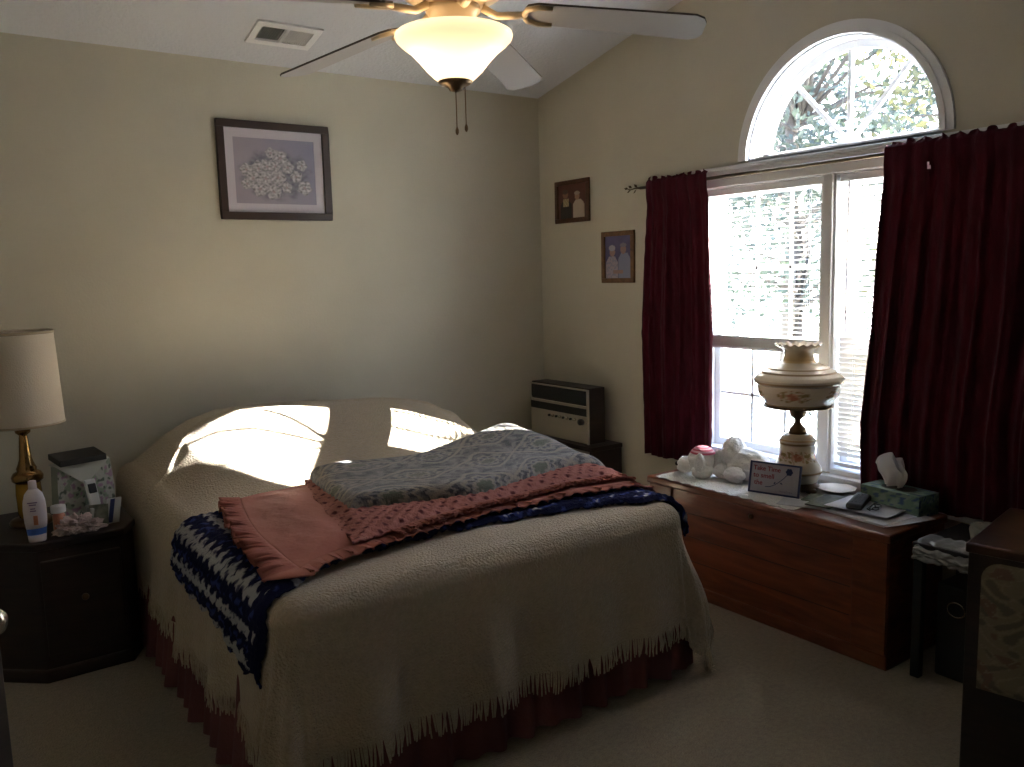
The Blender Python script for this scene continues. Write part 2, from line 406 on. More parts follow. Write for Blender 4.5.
# ---------------------------------------------------------------- pictures
def framed(name, label, plane, a0, a1, z0, z1, fw, depth, fmat, art, na, nz_, matw=0):
    # plane 'back': a = x on wall y=0 ; plane 'right': a = y on wall x=0 (a decreasing to the right in view)
    def P(a, d, z): return (a, -d, z) if plane == 'back' else (-d, a, z)
    t = thing(name, label, 'picture', P((a0+a1)/2, 0.001, z0))
    m = MB()
    s = 1 if a1 > a0 else -1
    A0, A1 = a0, a1; i0, i1 = a0+fw*s, a1-fw*s
    for (p, q, r, u) in ((A0,A1,z1-fw,z1),(A0,A1,z0,z0+fw),(A0,i0,z0+fw,z1-fw),(i1,A1,z0+fw,z1-fw)):
        vs = [P(a, d, z) for a in (p, q) for d in (.001, depth) for z in (r, u)]
        m.add(vs, [(0,1,3,2),(4,6,7,5),(0,4,5,1),(2,3,7,6),(0,2,6,4),(1,5,7,3)])
    m.build('frame', fmat, t, bevel=.003)
    if matw:
        mm = MB()
        for (p, q, r, u) in ((i0,i1,z1-fw-matw,z1-fw),(i0,i1,z0+fw,z0+fw+matw),(i0,i0+matw*s,z0+fw+matw,z1-fw-matw),(i1-matw*s,i1,z0+fw+matw,z1-fw-matw)):
            vs = [P(a, d, z) for a in (p, q) for d in (.004, .010) for z in (r, u)]
            mm.add(vs, [(0,1,3,2),(4,6,7,5),(0,4,5,1),(2,3,7,6),(0,2,6,4),(1,5,7,3)])
        mm.build('mat_board', mat('mat_board', (.55,.50,.55), .8), t)
    j0, j1 = i0+matw*s, i1-matw*s; k0, k1 = z0+fw+matw, z1-fw-matw
    m = MB().grid(lambda u, v: P(lerp(j0, j1, u), .007 if not matw else .0065, lerp(k0, k1, v)), na, nz_)
    cols = [art(i/na, j/nz_) for j in range(nz_+1) for i in range(na+1)]
    m.build('print', M_vc, t, colors=cols)
    return t
_fr = random.Random(5)
FL = [(.34,.52,.085),(.22,.50,.07),(.28,.40,.085),(.42,.55,.08),(.55,.66,.085),(.40,.40,.09),(.52,.42,.085),(.34,.27,.08),(.47,.24,.085),
      (.62,.55,.07),(.70,.44,.065),(.76,.58,.06),(.78,.30,.08),(.60,.30,.06),(.22,.33,.06),(.46,.72,.06),(.5,.56,.06)]
def art_floral(u, v):
    bg = mixc((.36,.31,.36), (.22,.22,.34), ss(.3, 1, u*.7+v*.3))
    bg = mixc(bg, (.30,.27,.33), .4+.4*n3(u*5, v*5, 3))
    d = math.hypot((u-.5)/.42, (v-.45)/.38) + .25*n3(u*9, v*9, 7)
    c = mixc(mixc((.13,.12,.17), (.24,.24,.27), .5+.8*n3(u*22, v*22)), bg, ss(.75, 1.15, d))
    for (fx, fy, r) in [(.5+(q[0]-.5)*1.28, .45+(q[1]-.45)*1.25, q[2]*1.22) for q in FL]:
        dx, dy = (u-fx), (v-fy)*.78; rr = math.hypot(dx, dy); a = math.atan2(dy, dx)
        R = r*.92*(1+.10*math.sin(a*5+fx*40)+.12*n3(u*30, v*30))
        if rr < R:
            w = .40+.07*math.cos(a*5+fx*40)+.30*n3(u*34, v*34)
            c = mixc((w, w*.93, w*.98), (.34,.22,.24), ss(.35, .0, rr/R)*.8)
            c = mixc(c, (.2,.18,.22), ss(.8, 1, rr/R)*.5)
    return c
framed('framed_flower_print', 'dark framed print of pale flowers on the wall above the bed', 'back', -1.928, -1.365, 1.742, 2.209, .036, .022, M_frame, art_floral, 150, 120, .042)
def ell(u, v, cx, cy, rx, ry): return ((u-cx)/rx)**2 + ((v-cy)/ry)**2 < 1
def art_couple_dark(u, v):
    c = mixc((.075,.028,.018), (.12,.04,.025), v+.3*n3(u*4, v*4))
    if v < .6 and abs(u-.28) < .20*(1-ss(.40,.62,v)*.8): c = (.02,.014,.014)
    if ell(u, v, .26, .72, .095, .12): c = (.26,.13,.08)
    if ell(u, v, .25, .80, .10, .07): c = (.10,.06,.04)
    if .36 < v < .60 and abs(u-.27) < .10: c = (.42,.36,.22) if (int(u*30)+int(v*22)) % 3 else (.30,.20,.08)
    if v < .55 and abs(u-.72) < .20*(1-ss(.38,.58,v)*.6): c = (.45,.38,.30)
    if ell(u, v, .67, .64, .085, .11): c = (.33,.20,.13)
    if ell(u, v, .67, .73, .10, .06): c = (.36,.30,.24)
    return c
framed('framed_family_photo', 'small dark framed portrait nearest the corner, two people on brown', 'right', -.158, -.462, 1.731, 1.973, .026, .016, M_oakd, art_couple_dark, 60, 60)
def art_couple_blue(u, v):
    c = mixc((.06,.05,.11), (.10,.09,.20), v+.4*n3(u*5, v*5))
    if v < .52 and abs(u-.26) < .24*(1-ss(.34,.54,v)*.5): c = (.36,.30,.36) if n3(u*18, v*18) > -.1 else (.26,.24,.32)
    if v < .60 and abs(u-.74) < .24*(1-ss(.42,.62,v)*.5): c = (.22,.24,.36)
    if ell(u, v, .28, .62, .11, .10): c = (.34,.20,.17)
    if ell(u, v, .27, .72, .13, .07): c = (.36,.34,.40)
    if ell(u, v, .70, .68, .11, .11): c = (.30,.18,.16)
    if ell(u, v, .70, .78, .12, .05): c = (.20,.18,.22)
    if v < .2 and .3 < u < .7 and v > .1: c = (.32,.2,.18)
    return c
framed('framed_family_photo', 'brown framed portrait of two smiling people beside the left curtain', 'right', -.561, -.818, 1.381, 1.661, .026, .016, M_oak, art_couple_blue, 60, 70)

# ---------------------------------------------------------------- ceiling vent
t = thing('ceiling_vent', 'white louvered air vent set in the ceiling above the bed', 'vent', (-1.68, -.31, 2.545))
sl = Vector((0, -1, SL)).normalized(); nn = Vector((0, -SL, -1)).normalized(); VC = Vector((-1.682, -.308, Z0+SL*.308)) + nn*.006
def vb(m, u0, u1, v0, v1, d0, d1):
    c = VC + Vector((1,0,0))*(u0+u1)/2 + sl*(v0+v1)/2 + nn*(d0+d1)/2
    m.obox(c, Vector(((u1-u0)/2,0,0)), sl*(v1-v0)/2, nn*(d1-d0)/2)
m = MB(); U, V = .150, .100
vb(m,-U,U,.062,V,-.004,.006); vb(m,-U,U,-V,-.062,-.004,.006); vb(m,-U,-.118,-.062,.062,-.004,.006); vb(m,.118,U,-.062,.062,-.004,.006); vb(m,-.008,.008,-.062,.062,-.004,.006)
m.build('vent_frame', M_white, t, bevel=.002)
m = MB(); vb(m,-.118,.118,-.062,.062,-.0055,-.004); m.build('duct', M_brick, t)
m = MB()
for side in (-1, 1):
    for k in range(10):
        u = side*.013 + side*k*.0108
        c = VC + Vector((1,0,0))*u + nn*.001
        ax = (Vector((1,0,0))*.55*(side) + nn).normalized()
        m.obox(c, ax*.0042, sl*.061, ax.cross(sl)*.0006)
m.build('louvers', M_white, t)

# ---------------------------------------------------------------- ceiling fan
FX, FY = -1.84, -1.98
t = thing('ceiling_fan', 'ceiling fan with five pale blades and a lit frosted glass bowl', 'ceiling fan', (FX, FY, 2.0))
zt_ = zc(FY)
MB().lathe([(.0,2.33),(.06,2.34),(.13,2.30),(.145,2.26),(.14,2.235),(.105,2.215),(.075,2.205),(.07,2.20)][::-1], (FX,FY,0), 40).build('motor_housing', M_fanm, t, smooth=True)
MB().tube([(FX,FY,2.33),(FX,FY,zt_-.06)], .013, 12).build('downrod', M_fanm, t, smooth=True)
MB().lathe([(.02,zt_-.11),(.05,zt_-.08),(.068,zt_-.03),(.07,zt_+.012)], (FX,FY,0), 32).build('canopy', M_fanm, t, smooth=True)
MB().lathe([(.062,2.145),(.068,2.15),(.068,2.185),(.078,2.19),(.078,2.205)], (FX,FY,0), 36).build('light_fitter', M_fanm, t, smooth=True)
m = MB().lathe([(.047,2.000),(.062,2.012),(.082,2.032),(.104,2.058),(.128,2.082),(.152,2.100),(.166,2.114),(.169,2.124),(.167,2.131),(.160,2.135)], (FX,FY,0), 56, caps=False)
M_bowl = bpy.data.materials.new('frosted_lamp_glass'); M_bowl.use_nodes = True
nt = M_bowl.node_tree; N = nt.nodes; L = nt.links; N.clear()
o_ = N.new('ShaderNodeOutputMaterial'); tr = N.new('ShaderNodeBsdfTranslucent'); tr.inputs[0].default_value = (1,.92,.84,1)
df = N.new('ShaderNodeBsdfPrincipled'); df.inputs['Base Color'].default_value = (.85,.74,.60,1); df.inputs['Roughness'].default_value = .3
mx = N.new('ShaderNodeMixShader'); mx.inputs[0].default_value = .55; L.new(df.outputs[0], mx.inputs[1]); L.new(tr.outputs[0], mx.inputs[2])
em = N.new('ShaderNodeEmission'); em.inputs[0].default_value = (1,.78,.58,1); em.inputs[1].default_value = .055
ad = N.new('ShaderNodeAddShader'); L.new(mx.outputs[0], ad.inputs[0]); L.new(em.outputs[0], ad.inputs[1]); L.new(ad.outputs[0], o_.inputs[0])
m.build('glass_bowl', M_bowl, t, smooth=True)
MB().lathe([(.006,1.972),(.018,1.976),(.022,1.984),(.040,1.992),(.050,1.998),(.046,2.008)], (FX,FY,0), 32).build('finial', M_brassd, t, smooth=True)
for (dx, dy, z1) in ((-.006,-.010,1.868),(.022,-.016,1.878)):
    m = MB().tube([(FX+dx,FY+dy,1.985),(FX+dx,FY+dy,z1)], .0016, 6)
    m.lathe([(.002,z1+.004),(.005,z1-.004),(.005,z1-.012),(.002,z1-.018)], (FX+dx,FY+dy,0), 10)
    m.build('pull_chain', M_brassd, t, smooth=True)
for k in range(5):
    az = math.radians(-36 + 72*k); d = Vector((math.cos(az), math.sin(az), 0)); q = Vector((math.sin(az), -math.cos(az), 0))
    pit = math.radians(12); w = (q*math.cos(pit) + Vector((0,0,1))*math.sin(pit)); dn = (d + Vector((0,0,-.11))).normalized()
    nrm = dn.cross(w).normalized(); C0 = Vector((FX,FY,2.207))
    # blade outline
    out = []; r0, r1, hw0, hw1 = .205, .72, .055, .068
    pts = [(r0+.01,-hw0*.75),(r0+.04,-hw0)] + [(r1-.035,-hw1),(r1-.010,-hw1*.80),(r1,-hw1*.45),(r1,hw1*.45),(r1-.010,hw1*.80),(r1-.035,hw1)] + [(r0+.04,hw0),(r0+.01,hw0*.75),(r0,hw0*.3),(r0,-hw0*.3)]
    n = len(pts); top = [C0 + dn*a + w*b + nrm*.003 for a, b in pts]; bot = [C0 + dn*a + w*b - nrm*.003 for a, b in pts]
    m = MB().add(top+bot, [tuple(range(n)), tuple(range(n,2*n))[::-1]]); bl = m.build('blade', M_fanw, t)
    m = MB().add(top+bot, [(i,(i+1)%n,(i+1)%n+n,i+n) for i in range(n)]); m.build('blade_edge', M_fane, bl)
    m = MB(); pr = []
    base = C0 - nrm*.007 if nrm.z > 0 else C0 + nrm*.007
    m.tube([Vector((FX,FY,2.20))+d*.085, Vector((FX,FY,2.178))+d*.125, Vector((FX,FY,2.178))+d*.165, base+dn*.205], [.012,.011,.011,.010], 8)
    for s_ in (-1, 1):
        m.tube([base+dn*.205, base+dn*.215+w*.030*s_, base+dn*.245+w*.046*s_, base+dn*.285+w*.045*s_], [.010,.009,.008,.006], 8)
    m.build('blade_arm', M_fanm, t, smooth=True)
for (dx, dy) in ((-.055,.02),(.05,-.03)):
    ld = bpy.data.lights.new('bulb', 'POINT'); ld.energy = .30; ld.color = (1,.76,.45); ld.shadow_soft_size = .028
    lo = bpy.data.objects.new('bulb_light', ld); COL.objects.link(lo); lo.location = (FX+dx, FY+dy, 2.085)

# ---------------------------------------------------------------- bed
XL, XR, YFt, YH, ZT, RR = -2.50, -1.00, -2.10, -.10, .62, .07
bed = thing('bed', 'queen size bed with a rose ruffled skirt under a cream bedspread', 'bed', ((XL+XR)/2, (YFt+YH)/2, 0))
MB().box(XL+.02, XR-.02, YFt+.03, YH, .32, ZT-.03).build('mattress', M_linen, bed, bevel=.05)
MB().box(XL+.03, XR-.03, YFt+.04, YH, .10, .32).build('box_spring', M_linen, bed, bevel=.02)
def skirt(u, v):
    a0, a1, a2 = YH-YFt, XR-XL, YH-YFt; tot = a0+a1+a2; s_ = u*tot; r = .0
    if s_ < a0: p = Vector((XL-.0, YH-s_, 0)); nr = Vector((-1,0,0))
    elif s_ < a0+a1: p = Vector((XL+(s_-a0), YFt+.03, 0)); nr = Vector((0,-1,0))
    else: p = Vector((XR, YFt+(s_-a0-a1), 0)); nr = Vector((1,0,0))
    w = (math.sin(s_*62)+.6*math.sin(s_*41+1)+.8*n3(s_*7,1))*.014*(.2+v)
    p += nr*(w + .005 + .035*v); p.z = lerp(.34, .012, v); return p
MB().grid(skirt, 900, 14).build('dust_ruffle', M_ruffle, bed, smooth=True)

HUMP = [(-2.50,.02),(-2.43,.045),(-2.36,.098),(-2.29,.155),(-2.18,.220),(-2.05,.262),(-1.85,.258),(-1.6,.243),(-1.3,.222),(-1.12,.195),(-1.02,.14),(-.98,.12)]
def bedtop(x, y):
    A = interp(HUMP, x)
    B = ss(-1.20, -.42, y) * (1 - .10*ss(-.38,-.12,y))
    return ZT + A*B + .004*n3(x*5, y*5)
def D(a, b, off=0.0, flare=.10, fold=None):
    cx = min(max(a, XL+RR), XR-RR); cy = max(b, YFt+RR); ox, oy = a-cx, b-cy
    L2 = math.hypot(ox, oy)
    if L2 < 1e-5: return Vector((a, b, bedtop(a, b)+off))
    dx, dy = ox/L2, oy/L2; L4 = (ox**4+oy**4)**.25
    th = min(L4/RR, PI/2); ex = max(0, L4-RR*PI/2)
    out = RR*math.sin(th) + ex*flare; dn = RR*(1-math.cos(th)) + ex*.985
    if fold: out += fold(a, b, cx, cy, dx, dy, ex)
    z = bedtop(cx, cy) - dn
    nv = Vector((dx*math.sin(th), dy*math.sin(th), math.cos(th)))
    p = Vector((cx+dx*out, cy+dy*out, z)) + nv*off
    if p.z < .012:
        k = .012-p.z; p.x += dx*k*.5; p.y += dy*k*.5; p.z = .012
    return p
def foldfn(a, b, cx, cy, dx, dy, ex):
    ang = math.atan2(dy, dx); s_ = cx*1.0 + cy*1.0 + ang*.25
    k = ss(.02, .35, ex); corner = abs(dx*dy)*2
    f = .016*math.sin(s_*17+1.3*n3(s_*2,3)) + .010*math.sin(s_*31+2) + .03*n3(s_*3.1, 8)
    return k*(f + corner*(.05 + .022*math.sin(ang*11)))
OH = .385                                # drop of the spread before the fringe
def spread(u, v):
    a = lerp(XL-OH+.03, XR+OH-.02, u); b = lerp(YFt-OH, YH-.005, v)
    # the hem climbs toward the head on the left side
    # extra cloth at the foot corners so that they reach the floor
    cx = min(max(a, XL), XR); cy = max(b, YFt)
    if a < XL and b < YFt+.5:
        pass
    if (a < XL or a > XR) and b < YFt:
        t_ = min(abs(a-cx), abs(b-cy))/OH; g = 1+.32*t_; a = cx+(a-cx)*g; b = cy+(b-cy)*g
    p = D(a, b, .004, .10, foldfn)
    # piped seam running round the head end
    return p
NU, NV = 340, 320
m = MB().grid(spread, NU, NV)
# seam line along the pillow crest
for i, p in enumerate(m.v):
    x, y, z = p
    if y > -.75 and z > .60:
        seam = -.36 - .30*ss(-2.2,-2.5,x) - .24*ss(-1.25,-1.0,x)
        d = abs(y-seam)
        if d < .03: m.v[i] = (x, y, z+.010*(1-d/.03))
        elif y > seam: m.v[i] = (x, y, z-.004)
bs = m.build('bedspread', M_spread, smooth=True)
tag(bs, 'cream tufted bedspread with fringed hem covering the whole bed and pillows', 'bedspread')
# fringe strands along the hem
fm = MB(); fr = random.Random(3)
def strand(p, nx, ny):
    ln = .055+fr.random()*.022; w = .0030
    t1 = Vector((-ny, nx, 0)); p = Vector(p)
    q = p + Vector((nx*.004+fr.uniform(-.010,.010), ny*.004+fr.uniform(-.010,.010), -ln)); mid = (p+q)/2 + Vector((nx,ny,0))*fr.uniform(-.002,.005)
    if q.z < .005: q = Vector((q.x+nx*.3*(.005-q.z), q.y+ny*.3*(.005-q.z), .005)); mid.z = max(mid.z, .009)
    vs = [p-t1*w, p+t1*w, mid-t1*w, mid+t1*w, q-t1*w*.6, q+t1*w*.6]
    o2 = Vector((nx, ny, 0))*.0018
    vs += [v+o2 for v in vs]
    fm.add(vs, [(0,1,3,2),(2,3,5,4),(6,8,9,7),(8,10,11,9),(0,2,8,6),(2,4,10,8),(1,7,9,3),(3,9,11,5),(4,5,11,10)])
def edge(u, v):
    p = Vector(spread(u, v)); e = .004
    return p
def along(fn, n, out):
    prev = fn(0)
    acc = 0
    for i in range(1, n+1):
        cur = fn(i/n); seg = (Vector(cur)-Vector(prev)); L_ = seg.length; k = max(1, int(L_/.0045))
        for j in range(k):
            p = Vector(prev) + seg*(j/k); t1 = seg.normalized() if L_ > 1e-6 else Vector((1,0,0)); nr = Vector((t1.y, -t1.x, 0))
            if nr.dot(Vector((*out,0))) < 0: nr = -nr
            if nr.length < .1: nr = Vector((*out,0))
            nr.normalize(); strand(p+Vector((0,0,.006)), nr.x, nr.y)
        prev = cur
along(lambda s_: spread(s_, 0), 300, (0,-1)); along(lambda s_: spread(0, s_), 260, (-1,0)); along(lambda s_: spread(1, s_), 260, (1,0))
fo = fm.build('fringe', M_spread, bs); fo['kind'] = 'stuff'; fo['label'] = 'cream yarn fringe along the bedspread hem'

# ---- layers on the foot of the bed
def quad(c, s_, t_):                      # c: NW, NE, SE, SW as (a, b); s along W->E, t along N->S
    (a, b), (c2, d), (e, f), (g, h) = c
    return (lerp(lerp(a, c2, s_), lerp(g, e, s_), t_), lerp(lerp(b, d, s_), lerp(h, f, s_), t_))
AFG = [(-2.63,-1.12),(-.95,-1.26),(-.93,-2.17),(-2.69,-2.02)]
def afg_uv(s_, t_):
    a, b = quad(AFG, s_, t_)
    sag = .235*math.sin(PI*min(1, max(0, (s_-.06)/.92)))**.45 if s_ > .06 else 0
    b += sag*t_*ss(.05,.3,s_)*1.0
    b += .010*math.sin(s_*70)*ss(.9,1,t_) + .008*n3(s_*20,5)*ss(.8,1,t_)
    a += .012*math.sin(t_*42)*ss(.05,0,s_) + .03*n3(t_*3, 2)*ss(.1,0,s_)
    return a, b
NAVY = (.012,.014,.055); WHT = (.42,.42,.44); BLU = (.04,.06,.22)
def afg_col(s_, t_, a, b):
    w = 1.72*s_; d = (a+2.75)
    z = .018*(abs(((b*16) % 1)-.5)*2-.5)
    j = n3(a*60, b*60)*.006
    dd = d + z + j
    if s_ < .34:
        k = (dd/.082) % 1; zz = .5+.5*math.sin(b*105+int(dd/.082)*2)
        c = WHT if k < .30+.16*zz else NAVY
        if .60 < k < .78 and n3(a*30, b*30) > 0: c = BLU
        if dd < .05: c = NAVY
        if ss(.86, .97, t_) > .5 and n3(a*30, b*30) < .3: c = NAVY
        if c is WHT and n3(a*70, b*70) > .34: c = (.10,.10,.16)
        return c
    r = n3(a*30, b*44) + .25*math.sin(b*110)
    c = WHT if r > .60 else (BLU if r > .30 else NAVY)
    if t_ < .5: c = WHT if math.sin(b*130) > .2 else NAVY
    return c
nu, nv = 330, 170
def afg(s_, t_):
    a, b = afg_uv(s_, t_)
    bump = .006*abs(math.sin(a*120))*abs(math.sin(b*110)) + .004*n3(a*40, b*40)
    edge_ = min(s_, 1-s_, t_, 1-t_)
    off = .012 + .014*ss(0, .02, edge_) + bump
    return D(a, b, off, .14, None)
cols = []
for j in range(nv+1):
    for i in range(nu+1):
        a, b = afg_uv(i/nu, j/nv); cols.append(afg_col(i/nu, j/nv, a, b))
o = MB().grid(afg, nu, nv).build('crocheted_afghan', M_afghan, smooth=True, colors=cols, solid=.006)
tag(o, 'navy and white crocheted afghan lying under the pink quilts, hanging over the bed corner', 'afghan')

PNK = [(-2.27,-1.10),(-.90,-1.15),(-.86,-1.90),(-2.38,-1.95)]
def pk_uv(s_, t_):
    a, b = quad(PNK, s_, t_)
    b += .14*t_*math.sin(PI*min(1, s_*1.05))**.6 if s_ < .95 else .06*t_
    a += .03*math.sin(t_*PI)*ss(.2,0,s_)*-1
    return a, b
def puff(s_, t_, w=.05):
    e = min(s_, 1-s_, t_, 1-t_); return ss(0, w, e)
def pk(s_, t_):
    a, b = pk_uv(s_, t_)
    off = .042 + .018*puff(s_, t_, .12) + .006*n3(a*5, b*5) + .003*n3(a*19, b*8)
    return D(a, b, off, .12)
pq = MB().grid(pk, 160, 100).build('salmon_quilt', M_pink, smooth=True, solid=.008)
tag(pq, 'smooth salmon pink quilt with a ruffled border lying on the afghan', 'quilt')
def ruffle(uvf, path, width, base, amp, freq, name, matx, parent, n=700, mrows=8, cols=None):
    # path(s)->(s_,t_, outward da, db)
    def fn(u, v):
        s_, t_, da, db = path(u); a, b = uvf(s_, t_); amp_ = amp if da else amp*.5
        ww = width*(1+.25*n3(u*30, 2))
        ph = u*freq + 1.3*n3(u*12, 4)
        a2 = a + da*ww*v + (-db)*.008*math.sin(ph*2)*v; b2 = b + db*ww*v + da*.008*math.sin(ph*2)*v
        off = base - .006*v + amp_*v*(1+math.sin(ph)) + amp_*.4*v*math.sin(ph*2.3+1)
        return D(a2, b2, off, .12)
    return MB().grid(fn, n, mrows).build(name, matx, parent, smooth=True, solid=.002)
def path_pink(u):
    L1 = .42
    if u < L1: return (0, u/L1, -1, 0)
    return ((u-L1)/(1-L1), 1, 0, -1)
ruffle(pk_uv, path_pink, .075, .044, .014, 330, 'ruffle', M_pink, pq, n=1500)

LAC = [(-2.02,-1.09),(-.92,-1.10),(-.90,-1.80),(-2.20,-1.90)]
def lc_uv(s_, t_):
    a, b = quad(LAC, s_, t_); b += .09*t_*math.sin(PI*s_)**.7; a += .02*n3(t_*5, 3)*ss(.1,0,s_); return a, b
def lc(s_, t_):
    a, b = lc_uv(s_, t_)
    off = .058 + .016*puff(s_, t_, .06) + .0035*math.sin(a*150)*math.sin(b*150) + .008*n3(a*7, b*7)
    return D(a, b, off, .12)
cols = []
for j in range(131):
    for i in range(241):
        a, b = lc_uv(i/240, j/130)
        k = math.sin(a*105)*math.sin(b*105+.4*math.sin(a*30))
        cols.append(mixc((.37,.15,.125), (.11,.03,.03), ss(.45,.8,k)))
lq = MB().grid(lc, 240, 130).build('crocheted_throw', M_lace, smooth=True, colors=cols, solid=.006)
tag(lq, 'openwork salmon crocheted throw folded directly under the grey paisley blanket', 'throw')
def path_lace(u): return (.12+.88*u, 1, 0, -1)
ruffle(lc_uv, path_lace, .055, .060, .012, 300, 'ruffle', M_pink, lq, n=1300)

GRY = [(-2.00,-1.10),(-.84,-.95),(-.95,-1.62),(-2.07,-1.60)]
def gr_uv(s_, t_):
    a, b = quad(GRY, s_, t_)
    b += -.17*t_*math.sin(PI*ss(0,.9,s_))**1.0*(1-s_) + .02*n3(s_*4, t_*3)
    b += -.05*(1-t_)*math.sin(PI*s_)
    return a, b
def gr(s_, t_):
    a, b = gr_uv(s_, t_)
    ew, ee, en, es = s_*1.15, (1-s_)*1.15, t_*.62, (1-t_)*.62
    e = min(ew, ee, en, es); T = .052
    prof = math.sqrt(max(0, 1-(1-min(1, e/.045))**2))
    off = .058 + T*prof + .012*n3(a*4+3, b*4)*prof + .035*ss(.50,.85,s_)*ss(.9,.3,t_)*prof
    a += 0; return D(a, b, off, .12)
def paisley(s_, t_, a, b):
    ew, ee, en, es = s_*1.15, (1-s_)*1.15, t_*.62, (1-t_)*.62
    def w_(e): return .052*(1-math.sqrt(max(0, 1-(1-min(1, e/.045))**2)))
    U = s_*1.15 - w_(ew) + w_(ee); V = t_*.62 - w_(en) + w_(es)
    u = U/.32 + .05*n3(U*9, V*9); v = V/.25 + .05*n3(U*9+5, V*9)
    r_ = int(math.floor(v)); uu = (u+.5*(r_ % 2)) % 1 - .5; vv = v % 1 - .5
    d = math.hypot(uu*.95, vv); an = math.atan2(vv, uu)
    dd = d*(1+.13*math.cos(an*6)+.08*math.cos(an*12))
    base = .120 + .04*n3(U*80, V*80)
    col = (base*1.08, base, base*.98)
    L_ = (.27,.23,.185); K = (.050,.047,.056)
    if dd < .11: col = (.10,.105,.075)
    elif dd < .15: col = L_
    elif dd < .22: col = K if math.sin(an*12+dd*30) > 0 else (.19,.18,.18)
    elif dd < .26: col = L_
    elif abs(dd-.35) < .025: col = K
    elif abs(dd-.41) < .025: col = (.215,.195,.175)
    else:
        w = n3(U*26, V*26, 4)
        if w > .22: col = K
        elif w < -.25: col = (.215,.195,.175)
    g = abs(abs(uu)+abs(vv)-.5)
    if g < .04: col = (.27,.23,.185)
    return col
nu, nv = 300, 180
cols = []
for j in range(nv+1):
    for i in range(nu+1):
        a, b = gr_uv(i/nu, j/nv); cols.append(paisley(i/nu, j/nv, a, b))
go = MB().grid(gr, nu, nv).build('paisley_blanket', M_grey, smooth=True, colors=cols)
tag(go, 'thick folded grey paisley blanket lying topmost on the bed pile', 'blanket')

# ---------------------------------------------------------------- nightstand
ns = thing('nightstand', 'dark wooden cant-sided nightstand left of the bed under the lamp', 'nightstand', (-2.78,-.45,0))
poly = [(-2.90,-.72),(-2.60,-.72),(-2.535,-.60),(-2.535,-.16),(-3.12,-.16),(-3.12,-.52)]
def shr(p, k):
    cx, cy = -2.80, -.44; return [(cx+(x-cx)*k, cy+(y-cy)*k) for x, y in p]
MB().prism(shr(poly,.96), .05, .50).build('body', M_dark, ns)
MB().prism(poly, .50, .53).build('tabletop', M_dark, ns, bevel=.006)
MB().prism(poly, 0, .05).build('plinth', M_dark, ns, bevel=.006)
dr = MB().box(-2.885,-2.615,-.715,-.700,.10,.46).build('door', M_dark, ns, bevel=.006)
MB().ball((-2.75,-.725,.30), .013, 12, 8).build('knob', M_brassd, dr, smooth=True)
ZN = .53
# brass table lamp
LX, LY = -2.868, -.40
tl = thing('table_lamp', 'brass table lamp with a white linen drum shade on the nightstand', 'lamp', (LX, LY, ZN))
MB().lathe([(.075,ZN),(.078,ZN+.012),(.070,ZN+.022),(.05,ZN+.03)], (LX,LY,0), 32).build('base', M_brassd, tl, smooth=True)
MB().lathe([(.040,ZN+.03),(.044,ZN+.05),(.046,ZN+.12),(.043,ZN+.165)], (LX,LY,0), 32).build('amber_column', M_amber, tl, smooth=True)
MB().lathe([(.044,ZN+.165),(.054,ZN+.175),(.056,ZN+.19),(.048,ZN+.205),(.034,ZN+.212),(.036,ZN+.222),(.030,ZN+.235),(.022,ZN+.26),(.019,ZN+.30),(.015,ZN+.345),(.014,ZN+.352),(.026,ZN+.362),(.027,ZN+.370),(.012,ZN+.380),(.009,ZN+.44)], (LX,LY,0), 36).build('stem', M_brass, tl, smooth=True)
m = MB().lathe([(.149,.925),(.149,.930),(.138,1.275),(.138,1.282)], (LX,LY,0), 64, caps=False)
sh_ = m.build('lamp_shade', M_shade, tl, smooth=True, solid=.003)
MB().lathe([(.1395,1.272),(.1395,1.283),(.136,1.283),(.136,1.272),(.1395,1.272)], (LX,LY,0), 64, caps=False).build('trim_band', mat('shade_trim', (.42,.34,.24), .7), sh_, smooth=True)
MB().lathe([(.1505,.923),(.150,.932),(.147,.932),(.147,.923),(.1505,.923)], (LX,LY,0), 64, caps=False).build('trim_band', mat('shade_trim', (.42,.34,.24), .7), sh_, smooth=True)
MB().ball((LX,LY,1.06),.03,14,10).build('bulb', mat('unlit_bulb', (.8,.8,.78), .3), tl, smooth=True)
MB().tube([(LX,LY,.97),(LX,LY,1.03)],.013,10).build('socket', M_brass, tl, smooth=True)
# floral gift bag with a black folded organizer on top
GB = Vector((-2.700,-.50,ZN-.0)); ga = math.radians(14)
gx = Vector((math.cos(ga), math.sin(ga), 0)); gy = Vector((-math.sin(ga), math.cos(ga), 0))
def art_bag(u, v):
    n1 = n3(u*7, v*7, 2); n2 = n3(u*13+4, v*13, 5)
    c = (.36,.36,.33)
    if n1 > .15: c = (.22,.27,.21)
    if n2 > .25: c = (.30,.19,.27)
    if n2 < -.34: c = (.09,.11,.09)
    return c
def bagfn(u, v):
    w = lerp(.098, .106, math.sin(v*PI)); x = lerp(-w, w, u); z = lerp(0, .238, v)
    return GB + gx*(x+.012*v) + gy*(-.055*(1-.6*v) - .006*math.sin(u*PI)) + Vector((0,0,z))
bg = thing('floral_box', 'pale floral fabric box standing at the back of the nightstand', 'box', tuple(GB), 0)
m = MB().grid(bagfn, 60, 70)
m.build('front_panel', M_vcm, bg, colors=[art_bag(i/60, j/70) for j in range(71) for i in range(61)], smooth=True)
m = MB(); b0 = [bagfn(0,0), bagfn(1,0), bagfn(1,1), bagfn(0,1)]; back = [p + gy*k for p, k in zip(b0, (.10,.10,.065,.065))]
m.add(b0+back, [(4,7,6,5),(0,3,7,4),(1,5,6,2),(3,2,6,7),(0,4,5,1)]); m.build('sides', mat('pale_green_fabric', (.28,.31,.26), .8), bg)
